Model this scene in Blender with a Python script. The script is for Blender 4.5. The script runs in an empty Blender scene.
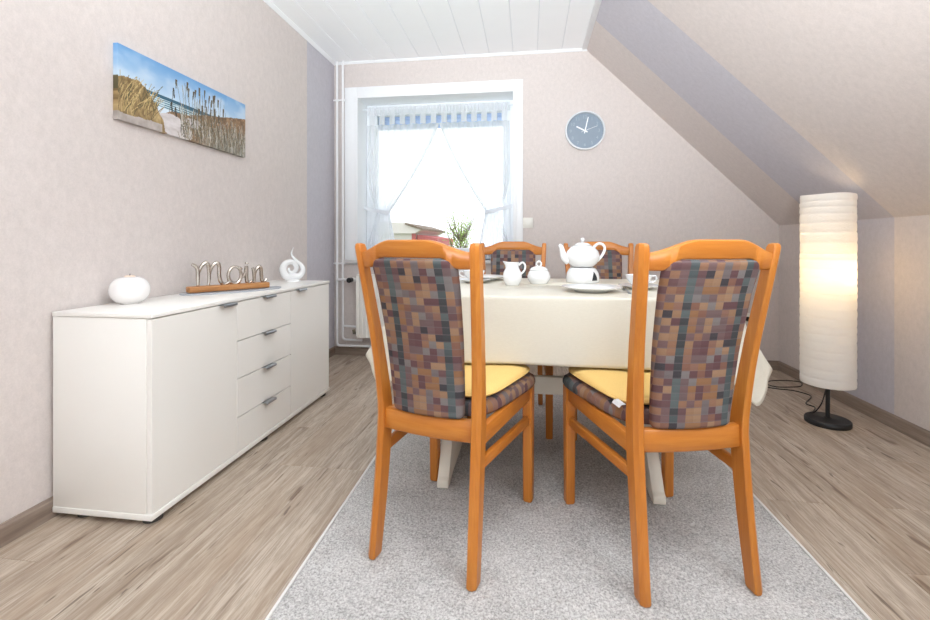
import bpy, bmesh, math, random
import numpy as np
from mathutils import Vector, Matrix
random.seed(7)
PI = math.pi
scene = bpy.context.scene
C = scene.collection

# ------------------------------------------------------------------ camera
CAM_H = 0.94
FPX = 455.0
YAW = math.atan((528 - 465) / FPX)
cam_d = bpy.data.cameras.new('camera')
cam = bpy.data.objects.new('camera', cam_d)
C.objects.link(cam)
cam.location = (0, 0, CAM_H)
cam.rotation_euler = (PI / 2, 0, YAW)
cam_d.sensor_width = 36
cam_d.lens = FPX / 930 * 36
cam_d.shift_y = -67 / 930
cam_d.clip_start = 0.05
scene.camera = cam

# ------------------------------------------------------------------ world, lights, exposure
w = bpy.data.worlds.new('overcast_sky')
scene.world = w
w.use_nodes = True
bg = w.node_tree.nodes['Background']
bg.inputs[0].default_value = (0.90, 0.95, 1.0, 1)
bg.inputs[1].default_value = 1.35

def area(name, loc, rot, sx, sy, power, col):
    l = bpy.data.lights.new(name, 'AREA')
    l.shape = 'RECTANGLE'
    l.size = sx
    l.size_y = sy
    l.energy = power
    l.color = col
    o = bpy.data.objects.new(name, l)
    C.objects.link(o)
    o.location = loc
    o.rotation_euler = rot
    return o
# fill light from a window added in the wall behind the camera
area('rear_fill_light', (-0.15, -1.78, 1.30), (PI / 2, 0, 0), 2.3, 1.9, 5, (0.88, 0.95, 1.0))
# side fill light from a roof window added in the unseen slope beside the camera
area('roof_fill_light', (1.08, 0.25, 1.735), (0, math.radians(47 - 0.0), 0), 0.74, 1.1, 13, (0.88, 0.95, 1.0))
# sampling portal for the sky seen through the far window (gives off no light itself)
pt = area('window_portal', (-0.76, 3.99, 1.46), (-PI / 2, 0, 0), 1.2, 1.25, 1, (1, 1, 1))
pt.data.cycles.is_portal = True

vs = scene.view_settings
vs.view_transform = 'Standard'
vs.look = 'None'
vs.gamma = 1
vs.use_curve_mapping = False
vs.exposure = 0.57
scene.cycles.max_bounces = 10
scene.cycles.diffuse_bounces = 6
scene.cycles.transparent_max_bounces = 16
scene.cycles.sample_clamp_indirect = 6
scene.cycles.caustics_reflective = False
scene.cycles.caustics_refractive = False

# ------------------------------------------------------------------ material helpers
def s2l(c):
    return tuple(((v / 255) / 12.92 if v / 255 <= 0.04045 else (((v / 255) + 0.055) / 1.055) ** 2.4) for v in c)

class NT:
    def __init__(self, name):
        self.m = bpy.data.materials.new(name)
        self.m.use_nodes = True
        self.t = self.m.node_tree
        self.b = self.t.nodes['Principled BSDF']
        self.out = self.t.nodes['Material Output']
    def n(self, typ, ins=None, **kw):
        nd = self.t.nodes.new(typ)
        for k, v in kw.items():
            setattr(nd, k, v)
        for k, v in (ins or {}).items():
            self.set(nd.inputs[k], v)
        return nd
    def set(self, sock, v):
        if isinstance(v, bpy.types.NodeSocket):
            self.t.links.new(v, sock)
        else:
            if sock.type == 'RGBA' and not isinstance(v, (int, float)) and len(v) == 3:
                v = (*v, 1)
            sock.default_value = v
    def math(self, op, a, b=0.0):
        nd = self.n('ShaderNodeMath', operation=op)
        self.set(nd.inputs[0], a)
        self.set(nd.inputs[1], b)
        return nd.outputs[0]
    def mix(self, f, a, b, mode='MIX'):
        nd = self.n('ShaderNodeMix', data_type='RGBA', blend_type=mode)
        self.set(nd.inputs[0], f)
        self.set(nd.inputs[6], a)
        self.set(nd.inputs[7], b)
        return nd.outputs[2]
    def coord(self, out='Object'):
        return self.n('ShaderNodeTexCoord').outputs[out]
    def mapping(self, vec, scale=(1, 1, 1), loc=(0, 0, 0)):
        return self.n('ShaderNodeMapping', {'Vector': vec, 'Scale': scale, 'Location': loc}).outputs[0]
    def noise(self, vec, scale, detail=3, rough=0.5, dist=0.0):
        return self.n('ShaderNodeTexNoise', {'Vector': vec, 'Scale': scale, 'Detail': detail, 'Roughness': rough, 'Distortion': dist}).outputs['Fac']
    def ramp(self, f, stops, interp='LINEAR'):
        nd = self.n('ShaderNodeValToRGB', {'Fac': f})
        cr = nd.color_ramp
        cr.interpolation = interp
        while len(cr.elements) < len(stops):
            cr.elements.new(0.5)
        for e, (p, c) in zip(cr.elements, stops):
            e.position = p
            e.color = (*c, 1) if len(c) == 3 else c
        return nd.outputs[0]
    def bump(self, h, strength=0.2, dist=0.01):
        self.set(self.b.inputs['Normal'], self.n('ShaderNodeBump', {'Height': h, 'Strength': strength, 'Distance': dist}).outputs[0])
    def base(self, c, rough=0.5, metal=0.0, spec=0.5):
        self.set(self.b.inputs['Base Color'], c)
        self.set(self.b.inputs['Roughness'], rough)
        self.set(self.b.inputs['Metallic'], metal)
        self.set(self.b.inputs['Specular IOR Level'], spec)

M = {}
def plain(name, rgb, rough=0.5, metal=0.0, spec=0.5, vary=0.04, scale=40, bump=0.0):
    t = NT(name)
    c = s2l(rgb)
    nz = t.noise(t.coord(), scale)
    col = t.mix(nz, tuple(v * (1 - vary) for v in c), tuple(min(1, v * (1 + vary)) for v in c))
    t.base(col, rough, metal, spec)
    if bump:
        t.bump(nz, bump, 0.002)
    M[name] = t.m
    return t.m

def wallpaper(name, rgb):
    t = NT(name)
    c = s2l(rgb)
    co = t.coord()
    n1 = t.noise(t.mapping(co, (1, 1, 0.7)), 44, 5, 0.65)
    n2 = t.noise(co, 190, 3, 0.6)
    f = t.math('ADD', t.math('MULTIPLY', n1, 0.55), t.math('MULTIPLY', n2, 0.45))
    col = t.ramp(f, [(0.36, tuple(v * 0.93 for v in c)), (0.64, tuple(min(1, v * 1.06) for v in c))])
    t.base(col, 0.75, 0, 0.25)
    t.bump(n2, 0.18, 0.002)
    M[name] = t.m
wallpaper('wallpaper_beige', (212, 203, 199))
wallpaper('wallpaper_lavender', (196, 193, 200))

def wood(name, dark, mid, light, axis='Z', sc=1.0, rough=0.35, spec=0.5, knots=False, rnd=True):
    t = NT(name)
    co = t.coord()
    if rnd:
        r = t.n('ShaderNodeObjectInfo').outputs['Random']
        off = t.n('ShaderNodeCombineXYZ', {'X': t.math('MULTIPLY', r, 17.0), 'Y': t.math('MULTIPLY', r, 31.0), 'Z': t.math('MULTIPLY', r, 5.0)}).outputs[0]
        va = t.n('ShaderNodeVectorMath', operation='ADD')
        t.set(va.inputs[0], co)
        t.set(va.inputs[1], off)
        co = va.outputs[0]
    lo, hi = 1.2 * sc, 22 * sc
    s = {'X': (lo, hi, hi), 'Y': (hi, lo, hi), 'Z': (hi, hi, lo)}[axis]
    v = t.mapping(co, s)
    n1 = t.noise(v, 1.6, 4, 0.6, 0.6)
    s2 = tuple(q * 5 for q in s)
    n2 = t.noise(t.mapping(co, s2), 1.5, 3, 0.6)
    f = t.math('ADD', t.math('MULTIPLY', n1, 0.7), t.math('MULTIPLY', n2, 0.3))
    col = t.ramp(f, [(0.30, s2l(dark)), (0.5, s2l(mid)), (0.72, s2l(light))])
    if knots:
        g1 = t.noise(t.mapping(co, (150, 9, 150)), 1.0, 4, 0.7, 0.5)
        col = t.mix(t.ramp(g1, [(0.40, (0.55, 0.55, 0.55)), (0.56, (0, 0, 0))]), col, s2l((138, 120, 102)))
        big = t.noise(t.mapping(co, (7, 1.1, 7)), 1.0, 3, 0.6, 0.5)
        col = t.mix(t.ramp(big, [(0.45, (0, 0, 0)), (0.7, (0.5, 0.5, 0.5))]), col, s2l((160, 138, 116)))
        ck_ = t.noise(t.mapping(co, (30, 3.6, 30)), 1.0, 2, 0.5, 0.6)
        gate = t.noise(t.mapping(co, (6, 1.6, 6), (2, 7, 0)), 1.0, 1)
        km = t.math('MULTIPLY', t.ramp(ck_, [(0.60, (0, 0, 0)), (0.68, (1, 1, 1))]), t.ramp(gate, [(0.50, (0, 0, 0)), (0.60, (1, 1, 1))]))
        col = t.mix(t.math('MULTIPLY', km, 0.75), col, s2l((104, 80, 62)))
        ck3 = t.noise(t.mapping(co, (60, 7, 60), (4, 1, 9)), 1.0, 2, 0.5, 0.6)
        col = t.mix(t.math('MULTIPLY', t.ramp(ck3, [(0.68, (0, 0, 0)), (0.73, (1, 1, 1))]), 0.7), col, s2l((88, 70, 56)))
    if rnd:
        hv = t.n('ShaderNodeHueSaturation', {'Color': col, 'Value': t.math('ADD', 0.96, t.math('MULTIPLY', r, 0.09))})
        col = hv.outputs[0]
    t.base(col, rough, 0, spec)
    t.bump(f, 0.08, 0.002)
    M[name] = t.m
wood('floor_oak', (142, 124, 107), (186, 171, 155), (217, 207, 193), 'Y', 0.75, 0.42, 0.4, True)
wood('baseboard_oak', (118, 102, 92), (142, 126, 114), (164, 149, 136), 'Y', 1.0, 0.45, 0.35, False, False)
wood('baseboard_oak_x', (118, 102, 92), (142, 126, 114), (164, 149, 136), 'X', 1.0, 0.45, 0.35, False, False)
wood('beech', (176, 102, 36), (190, 117, 45), (204, 134, 58), 'Z', 0.8, 0.33, 0.45)
wood('beech_x', (176, 102, 36), (190, 117, 45), (204, 134, 58), 'X', 0.8, 0.33, 0.45)
wood('beech_y', (176, 102, 36), (190, 117, 45), (204, 134, 58), 'Y', 0.8, 0.33, 0.45)
wood('bar_wood', (150, 98, 54), (186, 130, 80), (206, 156, 106), 'X', 1.6, 0.5, 0.3, False, False)

plain('ceiling_white', (249, 251, 253), 0.45, vary=0.015, scale=8)
plain('groove_white', (222, 226, 231), 0.6)
plain('trim_white', (240, 242, 244), 0.4, vary=0.01)
plain('frame_white', (240, 243, 247), 0.3, vary=0.01)
plain('cabinet_white', (242, 240, 235), 0.28, vary=0.008, scale=4)
plain('cabinet_dark', (70, 68, 66), 0.6)
plain('brushed_metal', (168, 172, 178), 0.3, 1.0)
plain('silver', (196, 188, 178), 0.22, 1.0, vary=0.12, scale=60, bump=0.25)
plain('porcelain', (234, 235, 236), 0.12, spec=0.6, vary=0.005)
plain('pearl', (236, 233, 232), 0.14, spec=0.6, vary=0.01)
plain('wax', (242, 220, 200), 0.5)
plain('tray_grey', (176, 180, 188), 0.45)
plain('radiator_white', (238, 236, 230), 0.35, vary=0.01)
plain('pipe_white', (240, 240, 241), 0.3, vary=0.01)
plain('black_plastic', (24, 24, 25), 0.4)
plain('black_metal', (26, 26, 27), 0.45)
plain('brass_dark', (120, 112, 98), 0.4, 0.9)
plain('table_cream', (232, 226, 212), 0.45, vary=0.03, scale=14)
plain('sill_stone', (206, 204, 202), 0.35, vary=0.08)
plain('plastic_cream', (236, 234, 226), 0.35)
plain('opening_shade', (40, 44, 50), 0.7)
plain('piping', (70, 66, 70), 0.8)
plain('tag_white', (214, 214, 218), 0.6, vary=0.2, scale=300)
plain('shutter_blue', (176, 200, 236), 0.5)
plain('clock_face', (136, 150, 164), 0.35, vary=0.05, scale=30)
plain('clock_rim', (226, 230, 234), 0.25, 0.2)
plain('clock_hand', (244, 246, 248), 0.4)
plain('clock_numeral', (160, 173, 185), 0.4)
plain('rug_binding', (222, 220, 218), 0.9)
plain('bark', (116, 100, 84), 0.9)
plain('leaf_green', (150, 178, 84), 0.7, vary=0.3, scale=5)
plain('roof_red', (184, 92, 90), 0.8, vary=0.15)
plain('house_wall', (214, 206, 200), 0.8)
plain('lawn', (120, 140, 86), 0.95, vary=0.25, scale=2)

def cushion_mat():
    t = NT('cushion_yellow')
    co = t.coord()
    n = t.noise(co, 500, 2)
    c = t.mix(n, s2l((226, 186, 108)), s2l((243, 210, 140)))
    t.base(c, 0.85, 0, 0.2)
    t.bump(n, 0.2, 0.001)
    M['cushion_yellow'] = t.m
cushion_mat()

def cloth_mat():
    t = NT('cloth_cream')
    co = t.coord()
    n = t.noise(t.mapping(co, (60, 60, 260)), 1.5, 3, 0.6)
    n2 = t.noise(co, 3, 2)
    c = t.mix(n, s2l((207, 201, 186)), s2l((222, 217, 203)))
    c = t.mix(t.math('MULTIPLY', n2, 0.3), c, s2l((226, 222, 206)))
    t.base(c, 0.36, 0, 0.45)
    t.bump(n, 0.10, 0.001)
    M['cloth_cream'] = t.m
cloth_mat()

def fabric(name, axes):
    """woven check: colour of every little square from its column and row"""
    t = NT(name)
    co = t.coord()
    sp = t.n('ShaderNodeSeparateXYZ', {'Vector': co})
    u = t.math('ADD', t.math('DIVIDE', sp.outputs[axes[0]], 0.0215), 40.5)
    v = t.math('ADD', t.math('DIVIDE', sp.outputs[axes[1]], 0.0205), 40.0)
    cu = t.math('FLOOR', u)
    cv = t.math('FLOOR', v)
    mu = t.math('MODULO', cu, 14.0)
    mv = t.math('MODULO', cv, 9.0)
    wn = t.n('ShaderNodeTexWhiteNoise', {'Vector': t.n('ShaderNodeCombineXYZ', {'X': mu, 'Y': mv, 'Z': 3.7}).outputs[0]}, noise_dimensions='3D').outputs[0]
    warm = [(150, 112, 88), (156, 122, 94), (134, 96, 80), (163, 130, 102), (142, 106, 90), (150, 110, 76)]
    cool = [(118, 94, 94), (106, 78, 80), (130, 125, 124), (100, 70, 74), (116, 109, 110), (114, 95, 95)]
    cw = t.ramp(wn, [(i / 6, s2l(c)) for i, c in enumerate(warm)], 'CONSTANT')
    cc = t.ramp(wn, [(i / 6, s2l(c)) for i, c in enumerate(cool)], 'CONSTANT')
    wn3 = t.n('ShaderNodeTexWhiteNoise', {'Vector': t.n('ShaderNodeCombineXYZ', {'X': mu, 'Y': mv, 'Z': 21.3}).outputs[0]}, noise_dimensions='3D').outputs[0]
    par = t.math('MODULO', t.math('ADD', t.math('ADD', cu, cv), t.math('LESS_THAN', wn3, 0.32)), 2.0)
    col = t.mix(par, cw, cc)
    m7 = t.math('MODULO', cu, 7.0)
    teal_col = t.math('COMPARE', m7, 2.0)
    teal_col.node.inputs[2].default_value = 0.25
    wn2 = t.n('ShaderNodeTexWhiteNoise', {'Vector': t.n('ShaderNodeCombineXYZ', {'X': cu, 'Y': cv, 'Z': 9.1}).outputs[0]}, noise_dimensions='3D').outputs[0]
    teal = t.ramp(wn2, [(0, s2l((74, 90, 92))), (0.35, s2l((90, 105, 106))), (0.7, s2l((58, 67, 71)))], 'CONSTANT')
    col = t.mix(teal_col, col, teal)
    dk = t.math('COMPARE', t.math('MODULO', t.math('ADD', cu, t.math('MULTIPLY', cv, 2.0)), 14.0), 5.0)
    dk.node.inputs[2].default_value = 0.25
    dk = t.math('MULTIPLY', dk, t.math('LESS_THAN', t.math('MODULO', cv, 4.0), 1.5))
    col = t.mix(dk, col, s2l((58, 60, 66)))
    # thin pale weft line at every row and weave noise
    fr = t.math('FRACT', v)
    line = t.math('LESS_THAN', fr, 0.13)
    col = t.mix(t.math('MULTIPLY', line, 0.35), col, s2l((126, 122, 126)))
    n = t.noise(t.mapping(co, (500, 500, 1400) if axes[1] == 2 else (500, 1400, 500)), 1.0, 2)
    col = t.mix(t.math('MULTIPLY', n, 0.5), col, s2l((96, 80, 78)))
    t.base(col, 0.9, 0, 0.15)
    t.bump(t.math('ADD', n, t.math('MULTIPLY', t.math('PINGPONG', v, 0.5), 2.0)), 0.35, 0.002)
    M[name] = t.m
fabric('check_back', (0, 2))
fabric('check_seat', (0, 1))

def rug_mat():
    t = NT('rug_pile')
    co = t.coord()
    n1 = t.noise(co, 150, 3, 0.75)
    n2 = t.noise(co, 5, 4, 0.6)
    f = t.math('ADD', t.math('MULTIPLY', n1, 0.8), t.math('MULTIPLY', n2, 0.2))
    c = t.ramp(f, [(0.37, s2l((144, 142, 140))), (0.5, s2l((186, 184, 182))), (0.61, s2l((212, 210, 208)))])
    t.base(c, 0.95, 0, 0.1)
    M['rug_pile'] = t.m
rug_mat()

def translucent(name, rgb, transp, trans, alpha_noise=None):
    t = NT(name)
    c = s2l(rgb)
    d = t.n('ShaderNodeBsdfDiffuse', {'Color': (*c, 1)})
    tl = t.n('ShaderNodeBsdfTranslucent', {'Color': (*c, 1)})
    m1 = t.n('ShaderNodeMixShader', {'Fac': trans})
    t.set(m1.inputs[1], d.outputs[0])
    t.set(m1.inputs[2], tl.outputs[0])
    last = m1
    if transp > 0:
        tp = t.n('ShaderNodeBsdfTransparent')
        m2 = t.n('ShaderNodeMixShader', {'Fac': transp})
        t.set(m2.inputs[1], m1.outputs[0])
        t.set(m2.inputs[2], tp.outputs[0])
        last = m2
    t.t.links.new(last.outputs[0], t.out.inputs['Surface'])
    M[name] = t.m
    return t
translucent('sheer', (246, 248, 252), 0.32, 0.6)
translucent('sheer_hem', (246, 248, 252), 0.15, 0.5)
tpaper = translucent('paper', (250, 248, 244), 0.0, 0.36)
pn = tpaper.n('ShaderNodeBump', {'Height': tpaper.noise(tpaper.mapping(tpaper.coord(), (1, 1, 2.2)), 34, 4, 0.65, 1.2), 'Strength': 0.55, 'Distance': 0.006})
for nd_ in tpaper.t.nodes:
    if nd_.type == 'BSDF_DIFFUSE':
        tpaper.t.links.new(pn.outputs[0], nd_.inputs['Normal'])

def glass_mat():
    t = NT('window_glass')
    tp = t.n('ShaderNodeBsdfTransparent')
    g = t.n('ShaderNodeBsdfGlossy', {'Roughness': 0.02})
    m = t.n('ShaderNodeMixShader', {'Fac': 0.05})
    t.set(m.inputs[1], tp.outputs[0])
    t.set(m.inputs[2], g.outputs[0])
    t.t.links.new(m.outputs[0], t.out.inputs['Surface'])
    M['window_glass'] = t.m
glass_mat()

def emis(name, rgb, strength):
    t = NT(name)
    t.base(s2l(rgb), 0.5)
    t.set(t.b.inputs['Emission Color'], s2l(rgb))
    t.b.inputs['Emission Strength'].default_value = strength
    M[name] = t.m
emis('bulb_glow', (255, 205, 120), 4.0)

def attr_mat():
    t = NT('canvas_print')
    a = t.n('ShaderNodeAttribute', attribute_name='print')
    t.base(a.outputs['Color'], 0.55, 0, 0.3)
    M['canvas_print'] = t.m
attr_mat()

# ------------------------------------------------------------------ mesh helpers
class MB:
    def __init__(self):
        self.v = []
        self.f = []
        self.mi = []
    def add(self, vs_, fs, mi=0):
        o = len(self.v)
        self.v += [tuple(p) for p in vs_]
        for f in fs:
            self.f.append(tuple(i + o for i in f))
            self.mi.append(mi)
        return self
    def box(self, x0, x1, y0, y1, z0, z1, mi=0):
        p = [(x, y, z) for z in (z0, z1) for y in (y0, y1) for x in (x0, x1)]
        return self.add(p, [(0, 2, 3, 1), (4, 5, 7, 6), (0, 1, 5, 4), (2, 6, 7, 3), (0, 4, 6, 2), (1, 3, 7, 5)], mi)
    def rings(self, rings, cap0=True, cap1=True, closed=False, mi=0):
        n = len(rings[0])
        vs_ = [p for r in rings for p in r]
        fs = []
        m = len(rings)
        for i in range(m if closed else m - 1):
            a, b = i * n, ((i + 1) % m) * n
            for j in range(n):
                k = (j + 1) % n
                fs.append((a + j, a + k, b + k, b + j))
        if not closed:
            if cap0:
                fs.append(tuple(range(n - 1, -1, -1)))
            if cap1:
                fs.append(tuple(range((m - 1) * n, m * n)))
        return self.add(vs_, fs, mi)
    def lathe(self, prof, n=32, cx=0, cy=0, mi=0, caps=True):
        rings = [[(cx + r * math.cos(2 * PI * j / n), cy + r * math.sin(2 * PI * j / n), z) for j in range(n)] for r, z in prof]
        return self.rings(rings, caps, caps, False, mi)
    def tube(self, pts, rad, n=10, closed=False, mi=0):
        pts = [Vector(p) for p in pts]
        m = len(pts)
        rad = rad if isinstance(rad, (list, tuple)) else [rad] * m
        prev = None
        rings = []
        for i, p in enumerate(pts):
            a = pts[(i - 1) % m] if (closed or i > 0) else p
            b = pts[(i + 1) % m] if (closed or i < m - 1) else p
            d = (b - a)
            d = d.normalized() if d.length > 1e-9 else Vector((0, 0, 1))
            if prev is None:
                ref = Vector((0, 0, 1)) if abs(d.z) < 0.9 else Vector((1, 0, 0))
                u = d.cross(ref).normalized()
            else:
                u = (prev - d * prev.dot(d)).normalized()
            prev = u
            v = d.cross(u)
            rings.append([p + (u * math.cos(2 * PI * j / n) + v * math.sin(2 * PI * j / n)) * rad[i] for j in range(n)])
        return self.rings(rings, True, True, closed, mi)
    def bar(self, a, b, w_, h_, up=(0, 0, 1), mi=0):
        a, b = Vector(a), Vector(b)
        d = (b - a).normalized()
        s = d.cross(Vector(up)).normalized() * (w_ / 2)
        u = s.cross(d).normalized() * (h_ / 2)
        r = [[p + s + u, p - s + u, p - s - u, p + s - u] for p in (a, b)]
        return self.rings(r, mi=mi)
    def poly(self, pts, mi=0):
        return self.add(pts, [tuple(range(len(pts)))], mi)
    def prism(self, outline, axis, a, b, mi=0):
        """2d outline extruded along an axis from a to b"""
        def P(q, t):
            return {'X': (t, q[0], q[1]), 'Y': (q[0], t, q[1]), 'Z': (q[0], q[1], t)}[axis]
        return self.rings([[P(q, a) for q in outline], [P(q, b) for q in outline]], mi=mi)
    def build(self, name, mat, parent=None, smooth=False, bevel=0.0, loc=None, rot=None, seg=2, angle=35):
        me = bpy.data.meshes.new(name)
        me.from_pydata([tuple(p) for p in self.v], [], self.f)
        mats = mat if isinstance(mat, (list, tuple)) else [mat]
        for q in mats:
            me.materials.append(M[q])
        if len(mats) > 1:
            me.polygons.foreach_set('material_index', self.mi)
        bm = bmesh.new()
        bm.from_mesh(me)
        bmesh.ops.recalc_face_normals(bm, faces=bm.faces)
        if bevel:
            es = [e for e in bm.edges if len(e.link_faces) == 2 and e.calc_face_angle(0) > math.radians(28)]
            bmesh.ops.bevel(bm, geom=es, offset=bevel, segments=seg, affect='EDGES', clamp_overlap=True, profile=0.5)
        bm.to_mesh(me)
        bm.free()
        if smooth or bevel:
            me.polygons.foreach_set('use_smooth', [True] * len(me.polygons))
            me.set_sharp_from_angle(angle=math.radians(angle))
        o = bpy.data.objects.new(name, me)
        C.objects.link(o)
        if parent:
            o.parent = parent
        if loc:
            o.location = loc
        if rot:
            o.rotation_euler = rot
        return o

def tag(o, label, cat, group=None):
    o['label'] = label
    o['category'] = cat
    if group:
        o['group'] = group
    return o
def struct(o, label=None):
    o['kind'] = 'structure'
    if label:
        o['label'] = label
    return o
def empty(name, loc=(0, 0, 0), rz=0):
    o = bpy.data.objects.new(name, None)
    C.objects.link(o)
    o.location = loc
    o.rotation_euler = (0, 0, rz)
    o.empty_display_size = 0.1
    return o
def dup(o, parent=None):
    c = o.copy()
    C.objects.link(c)
    c.parent = parent
    for ch in o.children:
        dup(ch, c)
    return c
def crom(pts, n):
    """Catmull-Rom through points, n samples per span"""
    P = [Vector(p) for p in pts]
    P = [P[0] * 2 - P[1]] + P + [P[-1] * 2 - P[-2]]
    out = []
    for i in range(1, len(P) - 2):
        p0, p1, p2, p3 = P[i - 1:i + 3]
        for k in range(n):
            t = k / n
            out.append(0.5 * ((2 * p1) + (p2 - p0) * t + (2 * p0 - 5 * p1 + 4 * p2 - p3) * t * t + (3 * p1 - p0 - 3 * p2 + p3) * t ** 3))
    out.append(P[-2])
    return out
def interp(tab, t):
    for (a, *va), (b, *vb) in zip(tab, tab[1:]):
        if t <= b:
            k = (t - a) / (b - a)
            return [x + (y - x) * k for x, y in zip(va, vb)]
    return list(tab[-1][1:])

# ------------------------------------------------------------------ the room
XL, XR, YB, YR = -1.623, 1.844, 3.66, -1.85
ZC, ZK, XS = 2.46, 1.07, 0.445
ST0, ST1 = 2.59, 3.18      # wallpaper stripe on the right; the left one runs from ST1 to the corner
T = 0.12

# floor: sub-floor with laminate planks laid along the room
fl = struct(MB().box(XL - T, XR + T, YR - T, YB + T, -0.06, -0.008).build('floor', 'floor_oak'), 'grey-brown oak laminate floor')
PW, PL = 0.192, 1.285
ncol = int(math.ceil((XR - XL) / PW))
plank_meshes = {}
for i in range(ncol):
    x0 = XL + i * PW
    x1 = min(XR, x0 + PW)
    y = YR - random.choice((0.2, 0.55, 0.85, 1.1))
    while y < YB:
        y0, y1 = max(y, YR), min(y + PL, YB)
        if y1 - y0 > 0.02:
            cx, cy = (x0 + x1) / 2, (y0 + y1) / 2
            hx, hy = (x1 - x0) / 2 - 0.0004, (y1 - y0) / 2 - 0.0004
            key = (round(hx, 4), round(hy, 4))
            if key in plank_meshes:
                o = bpy.data.objects.new('plank', plank_meshes[key])
                C.objects.link(o)
                o.parent = fl
            else:
                b = 0.0012
                m = MB().rings([[(sx * a, sy * c, z) for sx, sy in ((-1, -1), (1, -1), (1, 1), (-1, 1))]
                                for a, c, z in ((hx, hy, -0.008), (hx, hy, -0.0008), (hx - b, hy - b, 0.0))])
                o = m.build('plank', 'floor_oak', fl)
                plank_meshes[key] = o.data
            o.location = (cx, cy, 0)
        y += PL

# left wall, with its lavender strip of wallpaper beside the corner
m = MB()
m.box(XL - T, XL, YR - T, ST1, -0.06, ZC + 0.1)
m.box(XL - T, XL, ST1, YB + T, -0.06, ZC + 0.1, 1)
struct(m.build('wall_left', ['wallpaper_beige', 'wallpaper_lavender']), 'beige wallpapered wall with a lavender strip at the corner')

# far wall: around the window opening
WX0, WX1, WZ0, WZ1 = -1.42, -0.105, 0.80, 2.16
WD = 0.36                    # thickness of the outer wall
m = MB()
for x0, x1, z0, z1 in ((XL - T, WX0, -0.06, ZC + 0.1), (WX1, XR + T, -0.06, ZC + 0.1), (WX0, WX1, -0.06, WZ0), (WX0, WX1, WZ1, ZC + 0.1)):
    m.box(x0, x1, YB, YB + WD, z0, z1)
struct(m.build('wall_back', 'wallpaper_beige'), 'beige wallpapered far wall around the window')

# right: knee wall and roof slope, both crossed by the lavender stripe
m = MB()
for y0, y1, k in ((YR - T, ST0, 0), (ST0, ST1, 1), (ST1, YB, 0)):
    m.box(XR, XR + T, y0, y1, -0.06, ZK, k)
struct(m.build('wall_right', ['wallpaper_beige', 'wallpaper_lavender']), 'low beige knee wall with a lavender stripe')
m = MB()
nx, nz = (ZC - ZK), (XR - XS)
ln = math.hypot(nx, nz)
nx, nz = nx / ln * T, nz / ln * T
def slope_piece(m_, t0, t1, y0, y1, k):
    def P_(t, o):
        return (XR + (XS - 0.02 - XR) * t + nx * o, ZK + (ZC + 0.02 - ZK) * t + nz * o)
    q = [P_(t0, 0), P_(t1, 0), P_(t1, 1), P_(t0, 1)]
    m_.rings([[(a_, y, b_) for a_, b_ in q] for y in (y0, y1)], mi=k)
SKY0, SKY1, SKT0, SKT1 = -0.32, 0.82, 0.32, 0.74        # opening for the added roof window: along the room, up the slope
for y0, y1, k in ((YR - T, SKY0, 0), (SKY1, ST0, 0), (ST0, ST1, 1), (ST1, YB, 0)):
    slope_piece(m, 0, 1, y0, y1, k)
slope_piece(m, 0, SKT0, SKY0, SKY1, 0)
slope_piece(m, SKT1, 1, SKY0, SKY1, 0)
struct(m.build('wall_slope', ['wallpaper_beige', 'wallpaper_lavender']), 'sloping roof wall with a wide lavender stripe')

m = MB()
for t0_, t1_, y0, y1 in ((SKT0, SKT0 + 0.03, SKY0, SKY1), (SKT1 - 0.03, SKT1, SKY0, SKY1), (SKT0 + 0.03, SKT1 - 0.03, SKY0, SKY0 + 0.05), (SKT0 + 0.03, SKT1 - 0.03, SKY1 - 0.05, SKY1)):
    slope_piece(m, t0_, t1_, y0, y1, 0)
struct(m.build('added_window_roof', 'frame_white'))  # unseen roof window frame, added to carry the side fill light

# wall behind the camera; its wide window is added to let in light
RX0, RX1, RZ0, RZ1 = -1.30, 1.0, 0.35, 2.25
m = MB()
sx = lambda z: XR if z < ZK else XR - (z - ZK) * (XR - XS) / (ZC - ZK)
m.box(XL - T, RX0, YR - T, YR, -0.06, ZC + 0.1)
m.box(RX0, RX1, YR - T, YR, -0.06, RZ0)
m.box(RX0, XS, YR - T, YR, RZ1, ZC + 0.1)
m.prism([(RX1, -0.06), (XR, -0.06), (XR, ZK), (RX1, ZK + (XR - RX1) * (ZC - ZK) / (XR - XS))], 'Y', YR - T, YR)
struct(m.build('wall_rear', 'wallpaper_beige'))
m = MB()
for x0, x1, z0, z1 in ((RX0, RX0 + 0.07, RZ0, RZ1), (RX1 - 0.07, RX1, RZ0, RZ1), (RX0, RX1, RZ0, RZ0 + 0.07), (RX0, RX1, RZ1 - 0.07, RZ1), (-0.185, -0.115, RZ0, RZ1)):
    m.box(x0, x1, YR - 0.09, YR - 0.03, z0, z1)
struct(m.build('added_window_rear', 'frame_white', bevel=0.004))  # unseen frame of the added rear window

# ceiling of white boards
ce = struct(MB().box(XL - T, XS + 0.06, YR - T, YB + T, ZC + 0.006, ZC + 0.1).build('ceiling', 'groove_white'), 'white panelled ceiling')
BW = 0.1905
x = -1.642
board = {}
while x < XS:
    x0, x1 = max(x, XL), min(x + BW, XS)
    hx, hy = (x1 - x0) / 2 - 0.0015, (YB - YR) / 2
    key = round(hx, 4)
    if key in board:
        o = bpy.data.objects.new('ceiling_board', board[key])
        C.objects.link(o)
        o.parent = ce
    else:
        b = 0.003
        o = MB().rings([[(-hx, y_, 0.006), (-hx, y_, b), (-hx + b, y_, 0), (hx - b, y_, 0), (hx, y_, b), (hx, y_, 0.006)] for y_ in (-hy, hy)]).build('ceiling_board', 'ceiling_white', ce)
        board[key] = o.data
    o.location = ((x0 + x1) / 2, (YB + YR) / 2, ZC)
    x += BW

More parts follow.
